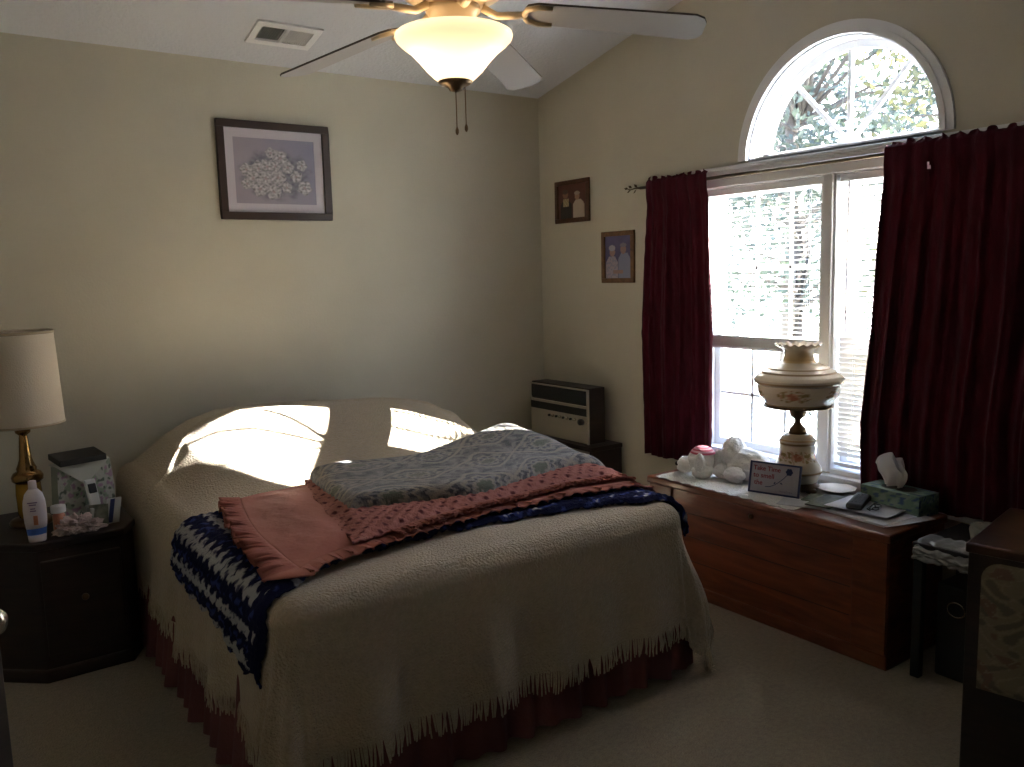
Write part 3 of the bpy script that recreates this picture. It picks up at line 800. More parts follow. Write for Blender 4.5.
m = MB(); fl = GB + gx*.0 + gy*(-.032) + Vector((0,0,.239))
m.add([fl-gx*.10, fl+gx*.105, fl+gx*.0-gy*.022+Vector((0,0,-.085)), fl-gx*.10+gy*.07, fl+gx*.105+gy*.07, fl+gx*.0-gy*.026+Vector((0,0,-.084))], [(0,2,1),(0,1,4,3),(3,4,5)])
m.build('flap', mat('pale_flap', (.40,.41,.37), .8), bg)
m = MB(); c = GB + gy*.0 + Vector((.008,0,.258)) - gx*.01
m.obox(c, gx*.088, (gy*math.cos(.16)+Vector((0,0,1))*math.sin(.16))*.055, Vector((0,0,1))*.012)
o = m.build('black_case', M_black, bevel=.004); tag(o, 'flat black case lying on top of the floral box', 'case')
# little phone standing against the box
def local(o_, ang): return Vector((math.cos(ang), math.sin(ang), 0)), Vector((-math.sin(ang), math.cos(ang), 0))
pc = Vector((-2.668,-.595,ZN)); px_, py_ = local(None, ga)
ph = thing('cell_phone', 'silver phone with dark screen propped against the floral box', 'phone', tuple(pc))
lean = (Vector((0,0,1))*.97+py_*.22-px_*.05).normalized()
MB().obox(pc+Vector((0,0,.125))+py_*.02, px_*.021, py_*.007, lean*.052).build('body', mat('silver_plastic', (.50,.50,.50), .35), ph, bevel=.006)
MB().obox(pc+Vector((0,0,.142))+py_*.0165, px_*.014, py_*.006, lean*.018).build('screen', M_black, ph, bevel=.002)
MB().obox(pc+Vector((0,0,.036))+py_*.004, px_*.028, py_*.02, Vector((0,0,.036))).build('stand', mat('grey_dock', (.30,.31,.28), .5), ph, bevel=.005)
# folded card with dark blue stripe
cc = Vector((-2.612,-.615,ZN))
cd = thing('folded_card', 'small white folded card with a dark blue stripe beside the phone', 'card', tuple(cc))
ca_, cb_ = local(None, .05)
MB().obox(cc+Vector((0,0,.050)), ca_*.026, cb_*.0015, Vector((.008,0,.049))).build('panel', mat('card_white', (.52,.52,.52), .6), cd)
MB().obox(cc+Vector((-.006,0,.050))-cb_*.0018, ca_*.008, cb_*.0012, Vector((.008,0,.046))).build('stripe', mat('card_blue', (.03,.04,.14), .6), cd)
cf_, cg_ = local(None, -.35)
MB().obox(cc+Vector((-.052,-.004,.042)), cf_*.034, cg_*.0015, Vector((.003,.004,.041))).build('panel', mat('card_photo', (.10,.11,.08), .5, col2=(.22,.22,.17), vscale=40), cd)
# pill bottle
pb = Vector((-2.795,-.585,ZN))
pbo = thing('pill_bottle', 'small amber bottle with a white cap on the nightstand', 'bottle', tuple(pb))
MB().lathe([(.021,0),(.022,.003),(.022,.062),(.018,.066),(.018,.074)], pb, 24).build('body', mat('amber_plastic', (.45,.17,.10), .3), pbo, smooth=True)
MB().lathe([(.025,.072),(.026,.075),(.026,.096),(.024,.098)], pb, 24).build('cap', M_white, pbo, smooth=True)
# crumpled pink tissue
def crump(seed, k):
    def f(d): return 1 + k*n3(d.x*2.3+seed, d.y*2.3, d.z*2.3) + k*.6*n3(d.x*6+seed, d.y*6, d.z*6)
    return f
m = MB().ball((-2.745,-.655,ZN+.026), (.052,.035,.030), 48, 28, crump(3,1.0)).ball((-2.785,-.66,ZN+.020), (.030,.030,.022), 36, 20, crump(9,1.0)).ball((-2.70,-.665,ZN+.018), (.034,.022,.019), 36, 20, crump(14,1.1))
o = m.build('crumpled_tissue', mat('pink_tissue', (.44,.33,.32), .8)); tag(o, 'crumpled pale pink tissue in front of the pill bottle', 'tissue')
# lotion bottle
lb = Vector((-2.880,-.68,ZN))
lo_ = thing('lotion_bottle', 'white lotion bottle with a blue band at the nightstand front edge', 'bottle', tuple(lb))
def lotion(r, z, a, k):
    ex = 1.0; return (r/ math.sqrt((math.cos(a))**2 + (math.sin(a)/.62)**2), z)
M_lot = mat('lotion_plastic', (.62,.55,.56), .35)
MB().lathe([(.026,0),(.029,.004),(.031,.028)], lb, 32, lotion).build('foot', M_lot, lo_, smooth=True)
MB().lathe([(.0313,.028),(.0335,.052)], lb, 32, lotion, caps=False).build('blue_band', mat('blue_band', (.04,.12,.42), .35), lo_, smooth=True)
MB().lathe([(.0335,.052),(.037,.080),(.038,.120),(.036,.150),(.029,.178),(.018,.192),(.013,.198)], lb, 36, lotion).build('body', M_lot, lo_, smooth=True)
MB().lathe([(.013,.196),(.014,.198),(.013,.224),(.010,.226)], lb, 24).build('cap', M_lot, lo_, smooth=True)
m = MB(); m2 = MB()
cdir = Vector((-.30,-.95,0)).normalized(); cs = Vector((.95,-.30,0)).normalized()
for (z, w) in ((.150,.020),(.142,.014),(.128,.010),(.120,.012)):
    m.obox(lb+cdir*.0285+Vector((0,0,z)), cs*w*.8, cdir*.001, Vector((0,0,.0018)))
m.build('lettering', mat('label_ink', (.16,.09,.20), .5), lo_)
MB().obox(lb+cdir*.0285+cs*.006+Vector((0,0,.085)), cs*.007, cdir*.0015, Vector((0,0,.017))).build('label_patch', mat('label_orange', (.55,.20,.09), .5), lo_)

# ---------------------------------------------------------------- stereo in the corner
st = thing('audio_stand', 'low dark wooden stand in the corner under the stereo', 'stand', (-.16,-.42,0))
MB().box(-.26,-.035,-.74,-.06,.475,.50).build('shelf_top', M_dark, st, bevel=.004)
for y in (-.725,-.075): MB().box(-.255,-.04,y-.012,y+.012,0,.475).build('side_panel', M_dark, st)
MB().box(-.25,-.04,-.71,-.09,.20,.22).build('shelf', M_dark, st)
se = thing('stereo_receiver', 'vintage wood-sided stereo with dark dial and silver knob panel', 'stereo', (-.15,-.40,.50))
MB().box(-.205,-.09,-.66,-.14,.50,.812).build('cabinet', M_dark, se, bevel=.004)
MB().box(-.213,-.205,-.652,-.148,.722,.795).build('dial_glass', mat('dial_glass', (.012,.014,.018), .12), se)
m = MB().box(-.216,-.205,-.655,-.145,.698,.712); m.box(-.218,-.205,-.66,-.14,.797,.804)
m.box(-.218,-.205,-.66,-.650,.50,.804)
m.build('silver_trim', M_silver, se)
MB().box(-.213,-.205,-.650,-.14,.655,.698).build('black_band', M_black, se)
MB().box(-.212,-.205,-.650,-.14,.502,.655).build('control_panel', M_silver, se)
for k in range(8):
    y = -.32-k*.032
    m = MB().lathe([(.008,0),(.007,.012),(.0,.0121)], (0,0,0), 12); MM = Matrix.Translation((-.212, y, .628)) @ Matrix.Rotation(-PI/2, 4, 'Y')
    m.build('knob', M_nickel if k % 2 else M_black, se, smooth=True, M=MM)
m = MB().lathe([(.019,0),(.017,.02),(.0,.0201)], (0,0,0), 24); m.build('tuning_knob', M_black, se, smooth=True, M=Matrix.Translation((-.212,-.605,.622)) @ Matrix.Rotation(-PI/2, 4, 'Y'))

# ---------------------------------------------------------------- cedar chest
X0, X1, Y0, Y1, ZC = -.485, -.085, -2.565, -1.375, .505
ch = thing('cedar_chest', 'long red cedar chest standing under the window', 'chest', ((X0+X1)/2, (Y0+Y1)/2, 0))
MB().box(X0+.018, X1, Y0+.012, Y1-.012, .05, ZC-.03).build('body', M_cedar, ch, bevel=.004)
MB().box(X0, X1, Y0, Y1, ZC-.032, ZC).build('lid', M_cedar_d, ch, bevel=.008)
MB().box(X0+.008, X1, Y0+.004, Y1-.004, 0, .055).build('plinth', M_cedar_d, ch, bevel=.006)
for z in (.16,.27,.375): MB().box(X0+.0165, X0+.0185, Y0+.16, Y1-.16, z-.0012, z+.0012).build('board_seam', M_dark, ch)
for y in (Y0+.013, Y1-.148): MB().box(X0+.008, X0+.02, y, y+.135, .055, ZC-.032).build('corner_stile', M_cedar_d, ch, bevel=.004)
MB().tube([(X0+.010,(Y0+Y1)/2+.012,.44),(X0+.004,(Y0+Y1)/2,.44)], .009, 12).build('lock', M_brassd, ch, smooth=True)

# doily runner
def doily(u, v):
    y = lerp(-1.42, -2.16, u); w = .175 + .018*abs(math.sin(u*PI*11))
    x = -.295 - w*(1) + 2*w*v if False else lerp(-.295-w*1.12, -.295+w*1.05, v)
    if v == 0: x += 0
    x = max(x, X0+.006 + .012*(1-abs(math.sin(u*PI*11))))
    return (x, y, ZC+.003+.0025*abs(n3(u*20, v*9)))
o = MB().grid(doily, 130, 50).build('lace_doily', M_doily, smooth=True, solid=.0015); tag(o, 'white scalloped lace runner spread on top of the cedar chest', 'doily')

# plush white dog with red cap lying on the chest
pd = thing('plush_dog', 'fluffy white stuffed dog with red striped cap lying on the chest', 'stuffed toy', (-.30,-1.62,ZC+.005))
def fluffy(seed, k=.16):
    def f(d): return 1 + k*.7*n3(d.x*3+seed, d.y*3, d.z*3) + .07*n3(d.x*12+seed, d.y*12, d.z*12)
    return f
zb_ = ZC+.008
m = MB().ball((-.215,-1.735,zb_+.062), (.075,.115,.070), 64, 40, fluffy(1)).ball((-.225,-1.67,zb_+.095), (.060,.055,.085), 56, 36, fluffy(2))
for (x, y, z, r) in ((-.30,-1.735,zb_+.030,(.045,.05,.034)),(-.275,-1.655,zb_+.030,(.060,.036,.034)),(-.345,-1.590,zb_+.028,(.055,.045,.034)),(-.30,-1.46,zb_+.022,(.06,.035,.028)),(-.18,-1.83,zb_+.040,(.045,.035,.040))):
    m.ball((x, y, z), r, 40, 26, fluffy(x*9))
m.build('body', M_plush, pd, smooth=True)
m = MB().ball((-.320,-1.560,zb_+.068), (.060,.060,.058), 60, 38, fluffy(5)).ball((-.345,-1.500,zb_+.045), (.042,.050,.036), 44, 28, fluffy(6))
hd = m.build('head', M_plush, pd, smooth=True)
for (x, y, r) in ((-.375,-1.600,(.022,.026,.055)),(-.270,-1.615,(.024,.028,.058))):
    MB().ball((x, y, zb_+.060), r, 36, 24, fluffy(7,.22)).build('ear', M_plush, hd, smooth=True)
MB().ball((-.372,-1.462,zb_+.046), .010, 12, 8).build('nose', M_black, hd, smooth=True)
m = MB(); cols = []
nu_, nv_ = 40, 16
def cap(u, v):
    a = u*2*PI; th = v*1.25; return (-.318+.056*math.sin(th)*math.cos(a), -1.568+.062*math.sin(th)*math.sin(a), zb_+.088+.050*math.cos(th))
m.grid(cap, nu_, nv_)
cols = [((.42,.05,.09) if (j//2) % 2 else (.60,.32,.36)) for j in range(nv_+1) for i in range(nu_+1)]
m.build('cap', M_vcm, hd, smooth=True, colors=cols)

# big hurricane parlour lamp
HX, HY = -.205, -1.985
hl = thing('parlor_lamp', 'tall cream hurricane lamp with painted roses standing before the window', 'lamp', (HX, HY, ZC))
def lathe_col(prof, colfn, name, parent, n=96, sub=6, flut=None, matx=M_ceramic):
    P = []
    for (a, b), (c, d) in zip(prof, prof[1:]):
        for k in range(sub): P.append((lerp(a, c, k/sub), lerp(b, d, k/sub)))
    P.append(prof[-1])
    m = MB().lathe(P, (HX,HY,0), n, flut, caps=False)
    cols = [colfn(2*PI*i/n, P[j][1]) for j in range(len(P)) for i in range(n)]
    return m.build(name, matx, parent, smooth=True, colors=cols)
CRM = (.70,.60,.47); TAN = (.42,.28,.15)
view_a = math.atan2(-4.096-HY, -3.187-HX)
def rose(a, z, zc_, az, rad_, scz):
    da = (a-az+PI) % (2*PI) - PI; x = da*rad_; y = z-zc_
    d = math.hypot(x/.066, y/(scz*1.1)) + .25*n3(x*90, y*90)
    if d < 1:
        n_ = n3(x*70+3, y*70); 
        if math.hypot(x/.022, y/(scz*.6)) < 1: return (.50,.20,.12) if n_ > -.1 else (.66,.38,.26)
        if n_ > .08: return (.34,.25,.11)
        if n_ < -.22: return (.55,.36,.24)
    return None
def col_font(a, z):
    c = CRM
    for az in (view_a-.12, view_a+1.15, view_a-1.4, view_a+2.6, view_a-2.7):
        r = rose(a, z, .925, az, .16, .026)
        if r: c = r
    if abs(z-.985) < .005 or abs(z-.880) < .004: c = TAN
    return c
lathe_col([(.128,.872),(.134,.876),(.135,.884),(.142,.895),(.158,.915),(.164,.935),(.165,.955),(.163,.962)], col_font, 'lower_shade', hl)
lathe_col([(.163,.962),(.174,.966),(.180,.974),(.181,.984),(.174,.992),(.168,.998),(.150,1.010),(.147,1.016),(.125,1.026),(.122,1.030),(.100,1.040),(.080,1.048),(.072,1.053)], lambda a, z: mixc(CRM, TAN, .9 if (abs(z-.972)<.004 or abs(z-1.013)<.003 or abs(z-1.028)<.002) else .12), 'upper_shade', hl)
def crown(r, z, a, k):
    if z > 1.108: r += .010*(z-1.108)/.02*(1+.0*a); z += .004*math.sin(a*18)*min(1,(z-1.108)/.015)
    return r, z
lathe_col([(.072,1.053),(.064,1.060),(.060,1.075),(.060,1.098),(.066,1.112),(.086,1.128)], lambda a, z: mixc((.60,.42,.22), CRM, ss(1.06,1.12,z)), 'chimney', hl, flut=crown)
MB().lathe([(.132,.866),(.140,.868),(.140,.876),(.132,.877)], (HX,HY,0), 64).lathe([(.026,.748),(.036,.752),(.034,.770),(.020,.785),(.012,.800),(.014,.812),(.030,.826),(.034,.842),(.032,.858),(.05,.866)], (HX,HY,0), 36).build('burner', M_brassd, hl, smooth=True)
kd = Vector((.81,-.585,0))
m = MB()
m.tube([Vector((HX,HY,.835))+kd*.03, Vector((HX,HY,.838))+kd*.055], .003, 6)
for (dr_, dz_) in ((.058,.838),(.046,.822)):
    c = Vector((HX,HY,dz_))+kd*dr_
    m.tube([c+kd*.009*math.cos(q*PI/6)+Vector((0,0,.009*math.sin(q*PI/6))) for q in range(13)], .0022, 6)
m.build('wick_key', M_brassd, hl, smooth=True)
def col_vase(a, z):
    c = mixc(CRM, (.62,.50,.36), .2)
    for az in (view_a+.05, view_a+1.5, view_a-1.5, PI+view_a):
        r = rose(a, z, .660, az, .075, .024)
        if r: c = r
    if abs(z-.713) < .004 or abs(z-.594) < .004 or abs(z-.728) < .003: c = TAN
    return c
lathe_col([(.030,.752),(.052,.750),(.062,.742),(.068,.732),(.075,.726),(.076,.716),(.071,.706),(.072,.690),(.071,.670),(.072,.655),(.078,.638),(.092,.616),(.102,.600),(.103,.592),(.096,.584),(.090,.570),(.084,.555),(.082,.548)], col_vase, 'vase_base', hl)
m = MB().lathe([(.060,ZC+.012),(.088,ZC+.016),(.092,ZC+.026),(.080,ZC+.036),(.084,ZC+.046)], (HX,HY,0), 40)
for k in range(4):
    a = view_a+PI/4+k*PI/2; c = Vector((HX+.082*math.cos(a), HY+.082*math.sin(a), ZC+.014)); m.ball(c, (.022,.022,.014), 16, 10)
m.build('foot', M_brassd, hl, smooth=True)

# framed stitched sign
A = Vector((-.378,-1.872,ZC+.004)); B = Vector((-.322,-2.082,ZC+.004)); ux = (B-A).normalized(); wS = (B-A).length
outd = Vector((ux.y, -ux.x, 0)); 
if outd.x > 0: outd = -outd
uz = (Vector((0,0,1))*.975 - outd*.22).normalized(); nz_ = ux.cross(uz).normalized()
if nz_.dot(outd) < 0: nz_ = -nz_
hS = .132
sg = thing('framed_motto_sign', 'small blue framed stitched motto leaning against the parlor lamp', 'sign', tuple((A+B)/2))
def sb(m, u0, u1, v0, v1, d0, d1):
    c = A + ux*(u0+u1)/2 + uz*(v0+v1)/2 + nz_*(d0+d1)/2; m.obox(c, ux*(u1-u0)/2, uz*(v1-v0)/2, nz_*(d1-d0)/2)
m = MB(); fw = .0075
sb(m,0,wS,0,fw,0,.008); sb(m,0,wS,hS-fw,hS,0,.008); sb(m,0,fw,fw,hS-fw,0,.008); sb(m,wS-fw,wS,fw,hS-fw,0,.008)
m.build('frame', mat('navy_frame', (.03,.04,.12), .4), sg)
m = MB(); sb(m,fw,wS-fw,fw,hS-fw,0,.003); m.build('panel', mat('sign_cloth', (.40,.38,.42), .8, bump=.2, bscale=200), sg)
def text(s_, u, v, size, name, matx, parent, rot=0, off=.0036):
    cu = bpy.data.curves.new('txt', 'FONT'); cu.body = s_; cu.size = size; cu.extrude = .0004; cu.offset = .0004
    to = bpy.data.objects.new('txt', cu); COL.objects.link(to); bpy.context.view_layer.update()
    me = bpy.data.meshes.new_from_object(to.evaluated_get(bpy.context.evaluated_depsgraph_get()))
    bpy.data.objects.remove(to); bpy.data.curves.remove(cu)
    Mx = Matrix((( *ux,),( *uz,),( *nz_,))).transposed().to_4x4(); Mx.translation = A + ux*u + uz*v + nz_*off
    me.transform(Mx @ Matrix.Rotation(rot, 4, 'Z')); me.materials.clear(); me.materials.append(matx); me.name = name
    o = bpy.data.objects.new(name, me); COL.objects.link(o); o.parent = parent; o.matrix_parent_inverse = parent.matrix_basis.inverted(); return o
M_red = mat('red_stitching', (.26,.02,.03), .8); M_nvy = mat('navy_stitching', (.02,.035,.11), .8)
text('Take Time', .014, .096, .027, 'lettering', M_red, sg); text('to smell', .016, .066, .028, 'lettering', M_red, sg); text('the', .022, .036, .028, 'lettering', M_red, sg)
def sp(u, v, d=.005): return A + ux*u + uz*v + nz_*d
m = MB().tube([sp(.072,.030), sp(.090,.032), sp(.108,.040), sp(.128,.055), sp(.148,.074), sp(.163,.092)], .0014, 6)
for (u, v, a) in ((.106,.044,.9),(.132,.054,-.5)):
    c = sp(u, v, .0045); d = ux*math.cos(a)+uz*math.sin(a); q = -ux*math.sin(a)+uz*math.cos(a); m.add([c, c+d*.007+q*.003, c+d*.014, c+d*.007-q*.003], [(0,1,2,3)])
m.build('rose_stem', M_nvy, sg)
m = MB()
for k in range(7):
    a = k*2*PI/6; r = .0085 if k < 6 else 0; c = sp(.168+r*math.cos(a), .101+r*math.sin(a), .0052+.001*(k == 6)); pts = [c + ux*.0068*math.cos(q*PI/5) + uz*.0068*math.sin(q*PI/5) for q in range(10)]
    m.add(pts, [tuple(range(10))])
m.build('rose_flower', M_nvy, sg)
m = MB()
for k, (u, h) in enumerate(((.135,.006),(.141,.004),(.147,.005),(.153,.004),(.160,.007),(.168,.004),(.175,.005),(.182,.004))): sb(m, u, u+.0028, .016, .016+h, .003, .0036)
m.build('signature', mat('faded_stitching', (.22,.17,.22), .8), sg)

# papers, magazine, plate, remote, glasses case
def sheet(name, label, cat, c, ang, w, h, z, th, col, var=None, n=1, curl=.0):
    d1, d2 = local(None, ang); mtl = mat(name+'_mat', col, .6, col2=var, vscale=22)
    def fn(u, v): 
        p = Vector((c[0], c[1], z)) + d1*(u-.5)*w + d2*(v-.5)*h; p.z += curl*(u-.5)**2*4 + .0006*n3(u*5, v*5); return p
    o = MB().grid(fn, 12, 12).build(name, mtl, solid=-th, smooth=False); return tag(o, label, cat)
sheet('envelope', 'white envelope nearest the chest edge beneath the magazine', 'envelope', (-.375,-2.135), .35, .10, .18, ZC+.006, .002, (.50,.50,.52))
sheet('magazine', 'pale green magazine lying between the lamp and the paper stack', 'magazine', (-.225,-2.150), .25, .20, .15, ZC+.010, .004, (.33,.35,.28), (.14,.17,.12))
sheet('magazine', 'dark covered magazine half under the remote control papers', 'magazine', (-.285,-2.195), .15, .22, .10, ZC+.016, .004, (.16,.18,.13), (.06,.07,.05))
sheet('letter_paper', 'bottom sheet of white paper sticking out of the paper stack', 'paper', (-.270,-2.415), -.28, .23, .27, ZC+.006, .0015, (.50,.50,.52), curl=.001)
sheet('paper_pad', 'thick white paper pad under the remote control', 'paper pad', (-.282,-2.375), -.10, .235, .27, ZC+.0085, .010, (.56,.56,.60))
sheet('letter_paper', 'top sheet of white paper directly under the remote control', 'paper', (-.270,-2.350), .05, .20, .25, ZC+.020, .001, (.58,.58,.62), curl=.002)
pt = Vector((-.130,-2.125,ZC+.018))
o = MB().lathe([(.0,0),(.045,.0),(.075,.007),(.078,.0085),(.074,.0085),(.044,.003),(.0,.0028)], pt, 48, lambda r, z, a, k: (r*(1+.03*math.cos(8*a)), z), caps=False).build('china_plate', mat('white_china', (.68,.66,.63), .25), smooth=True); tag(o, 'scalloped white china plate at the foot of the parlor lamp', 'plate')
rc = Vector((-.270,-2.315,ZC+.035)); ra = Vector((.93,-.02,0)).normalized(); ra = Vector((.78,.28,0)).normalized(); rb = Vector((-ra.y, ra.x, 0))
rm = thing('remote_control', 'dark grey remote control lying on the white papers', 'remote control', tuple(rc-Vector((0,0,.012))))
MB().obox(rc, ra*.100, rb*.030, Vector((0,0,.012))).build('body', M_grayp, rm, bevel=.008)
m = MB()
for i in range(8):
    for j in range(3): m.obox(rc+ra*(-.062+i*.0165)+rb*(-.014+j*.014)+Vector((0,0,.0125)), ra*.004, rb*.0042, Vector((0,0,.0016)))
m.build('buttons', mat('button_rubber', (.12,.115,.115), .7), rm)
gc = Vector((-.285,-2.395,ZC+.029))
gl = thing('eyeglass_case', 'small black folded eyeglasses beside the remote control', 'eyeglasses', tuple(gc-Vector((0,0,.008))))
m = MB()
for s_ in (-1,1):
    c = gc + ra*.022*s_; m.tube([c+ra*.018*math.cos(q*PI/8)+rb*.011*math.sin(q*PI/8) for q in range(17)], .0022, 6)
m.tube([gc-ra*.005, gc+ra*.005], .0022, 6)
m.build('rims', M_black, gl, smooth=True)
for s_ in (-1,1): MB().tube([gc+ra*.040*s_, gc+ra*.034*s_+rb*.02, gc-ra*.045*s_+rb*(.022+.004*s_)+Vector((0,0,.002)), gc-ra*.055*s_+rb*.012], .002, 6).build('temple', M_black, gl, smooth=True)
gl.name = 'eyeglasses'
# tissue box
tb = Vector((-.150,-2.405,ZC)); ta = math.atan2(-.268, -.02)
tx, ty = local(None, -PI/2-.10)
tbx = thing('tissue_box', 'pale green tissue box with a white tissue pulled up, by the right curtain', 'tissue box', tuple(tb))
m = MB(); nn_ = 40
def side(o_, e1, e2, n1, n2):
    return lambda u, v: o_ + e1*u + e2*v
bx0 = tb - tx*.125 - ty*.060; H = .082
cols = []; m = MB()
def pat(u, v, sd):
    a = n3(u*6+sd, v*5); c = (.15,.24,.19)
    if a > .12: c = (.23,.31,.26)
    if n3(u*9+sd*2, v*7+3) > .28: c = (.05,.10,.20)
    return c
for (o_, e1, e2, sd) in ((bx0, tx*.25, Vector((0,0,H)), 1),(bx0+tx*.25, ty*.12, Vector((0,0,H)), 4),(bx0+ty*.12, tx*.25, Vector((0,0,H)), 7),(bx0, ty*.12, Vector((0,0,H)), 9),(bx0+Vector((0,0,H)), tx*.25, ty*.12, 12),(bx0, tx*.25, ty*.12, 15)):
    m.grid(side(o_, e1, e2, 0, 0), 30, 14); cols += [pat(i/30, j/14, sd) for j in range(15) for i in range(31)]
m.build('carton', M_vcm, tbx, colors=cols)
m = MB().lathe([(.030,0),(.032,.0012)], (0,0,0), 30, lambda r, z, a, k: (r*(1.9*abs(math.cos(a))**1+.8)*.8, z)); m.build('opening', M_black, tbx, M=Matrix.Translation(tb+Vector((0,0,H+.0005))) @ Matrix.Rotation(-PI/2-.10, 4, 'Z'))
def tis(u, v):
    a = (u-.5)*2; w = .037*(1+.9*math.sin(v*PI*.75))*(1-.25*v); 
    p = tb + Vector((0,0,H+.001)) + tx*(a*w - .030 + .0*v - .022*v*v) + Vector((0,0, .128*v*(1-.34*abs(a)**2.2*v) )) + ty*(.014*math.sin(a*4+v*1.5)*(.6+v) + .02*n3(a*2, v*2) )
    return p
MB().grid(tis, 40, 30).build('tissue', M_tissue, tbx, smooth=True)
def tis2(u, v):
    p = Vector(tis(u, v*.82)); return p + ty*(.014+.012*v) + tx*.010*v
MB().grid(tis2, 40, 24).build('tissue', M_tissue, tbx, smooth=True)

# ---------------------------------------------------------------- dark things right of the chest
td = thing('low_table', 'low black table between the cedar chest and the dark cabinet', 'table', (-.28,-2.84,0))
MB().box(-.44,-.10,-3.00,-2.62,.465,.49).build('tabletop', M_black, td, bevel=.004)
for (x, y) in ((-.42,-2.64),(-.12,-2.64),(-.42,-2.98),(-.12,-2.98)): MB().box(x-.015,x+.015,y-.015,y+.015,0,.465).build('leg', M_black, td)
def drape(cx, cy, lx, ly, z0, h, seed, ang=0):
    c, s_ = math.cos(ang), math.sin(ang)
    def f(u, v):
        x = (u-.5)*lx; y = (v-.5)*ly; e = min(u, 1-u, v, 1-v)
        z = z0 + h*math.sqrt(max(0, 1-(1-min(1, e/.18))**2)) + .014*n3(u*5+seed, v*5)*ss(0,.1,e) 
        return (cx+x*c-y*s_, cy+x*s_+y*c, z)
    return f
o = MB().grid(drape(-.22,-2.80,.22,.16,.492,.04,2,.5),60,50).grid(drape(-.22,-2.80,.22,.16,.4915,.001,2,.5),4,4).build('folded_towel', M_towel, smooth=True); tag(o, 'folded pale towel lying on the low black table', 'towel')
def bagf(u, v):
    y = lerp(-2.63,-2.85,u); zz = lerp(.495, .435, v) + .010*n3(u*7, v*3); x = -.412-.045*math.sin(min(1,v*1.6)*PI/2) - .012*n3(u*9, v*6)
    if v < .15: x += (.15-v)*.5; zz = .498+.006*n3(u*7, v*3)
    return (x, y, zz)
o = MB().grid(bagf, 50, 30).build('plastic_bag', M_bag, smooth=True, solid=.002); tag(o, 'whitish plastic bag hanging off the front of the low table', 'bag')
bn = thing('storage_bin', 'black storage bin with a silver ring pull under the low table', 'bin', (-.25,-2.84,0))
MB().box(-.36,-.10,-2.96,-2.67,.0,.34).build('body', M_black, bn, bevel=.01)
m = MB(); rcx = Vector((-.367,-2.745,.262)); m.tube([rcx+Vector((-.004,.030*math.cos(q*PI/8),.026*math.sin(q*PI/8))) for q in range(17)], .0035, 6); m.build('ring_pull', M_nickel, bn, smooth=True)
# cabinet with brocade panel, at the right foreground
CA = math.radians(-80); c1, c2 = local(None, CA)
P0 = Vector((-.90,-3.025,0))
cb = thing('dark_cabinet', 'dark wooden cabinet with a beige brocade panel at the right foreground', 'cabinet', tuple(P0+c1*.25+c2*.18), 0)
W_, D_, H_ = .62, .42, .69
def cbx(m, u0, u1, v0, v1, z0, z1): m.obox(P0+c1*(u0+u1)/2+c2*(v0+v1)/2+Vector((0,0,(z0+z1)/2)), c1*(u1-u0)/2, c2*(v1-v0)/2, Vector((0,0,(z1-z0)/2)))
m = MB(); cbx(m, 0, W_, 0, D_, .0, H_-.028); m.build('body', M_dark, cb, bevel=.004)
m = MB(); cbx(m, -.006, W_+.01, -.012, D_+.01, H_-.028, H_); m.build('top', mat_wood('dark_top_wood', (.03,.012,.006),(.07,.03,.014),(2,2,6),.3), cb, bevel=.006)
cols = []; m = MB()
pu0, pu1, pz0, pz1, pr_ = .035, W_-.035, .28, H_-.045, .05
def pan(u, v):
    x = lerp(pu0, pu1, u); z = lerp(pz0, pz1, v)
    # round the top corners
    for cxr, sgn in ((pu0+pr_, -1), (pu1-pr_, 1)):
        if (x-cxr)*sgn > 0 and z > pz1-pr_:
            dx_, dz_ = x-cxr, z-(pz1-pr_); m_ = max(abs(dx_), abs(dz_)); L_ = math.hypot(dx_, dz_)
            if L_ > 1e-6: x = cxr + dx_*m_/L_; z = pz1-pr_ + dz_*m_/L_
    e = min(u, 1-u, v, 1-v)
    return P0 + c1*x + c2*(-.003-.012*ss(0,.08,e)) + Vector((0,0,z))
m.grid(pan, 110, 90)
def broc(u, v):
    w = math.sin(u*34+3*math.sin(v*17))*math.sin(v*26+3*math.sin(u*15)); r = n3(u*10, v*8)
    c = (.20,.165,.11)
    if w > .35: c = (.12,.105,.075)
    if r > .3: c = (.16,.10,.07)
    if abs(w) < .06: c = (.24,.20,.14)
    return c
m.build('brocade_panel', M_vcm, cb, smooth=True, colors=[broc(i/110, j/90) for j in range(91) for i in range(111)])
# ---------------------------------------------------------------- open door at the left edge of the view
dd_ = struct(bpy.data.objects.new('door_1', None)); COL.objects.link(dd_)
hinge = Vector((XW+.02, DY1+.02, 0)); tip = Vector((-3.128,-2.82,0)); dv = (tip-hinge).normalized(); dn_ = Vector((-dv.y, dv.x, 0)); dl = (tip-hinge).length
dd_.location = hinge
MB().obox((hinge+tip)/2+Vector((0,0,DZ/2+.005))+dn_*.018, dv*dl/2, dn_*.018, Vector((0,0,DZ/2-.006))).build('door_slab', M_dark, dd_, bevel=.003)
kn = tip - dv*.068 + Vector((0,0,1.035)); m = MB().lathe([(.022,0),(.022,.005),(.008,.009),(.008,.028),(.016,.034),(.019,.044),(.014,.054),(.0,.057)], (0,0,0), 24)
rot = Vector((0,0,1)).rotation_difference(-dn_).to_matrix().to_4x4()
m.build('door_knob', M_nickel, dd_, smooth=True, M=Matrix.Translation(kn) @ rot)

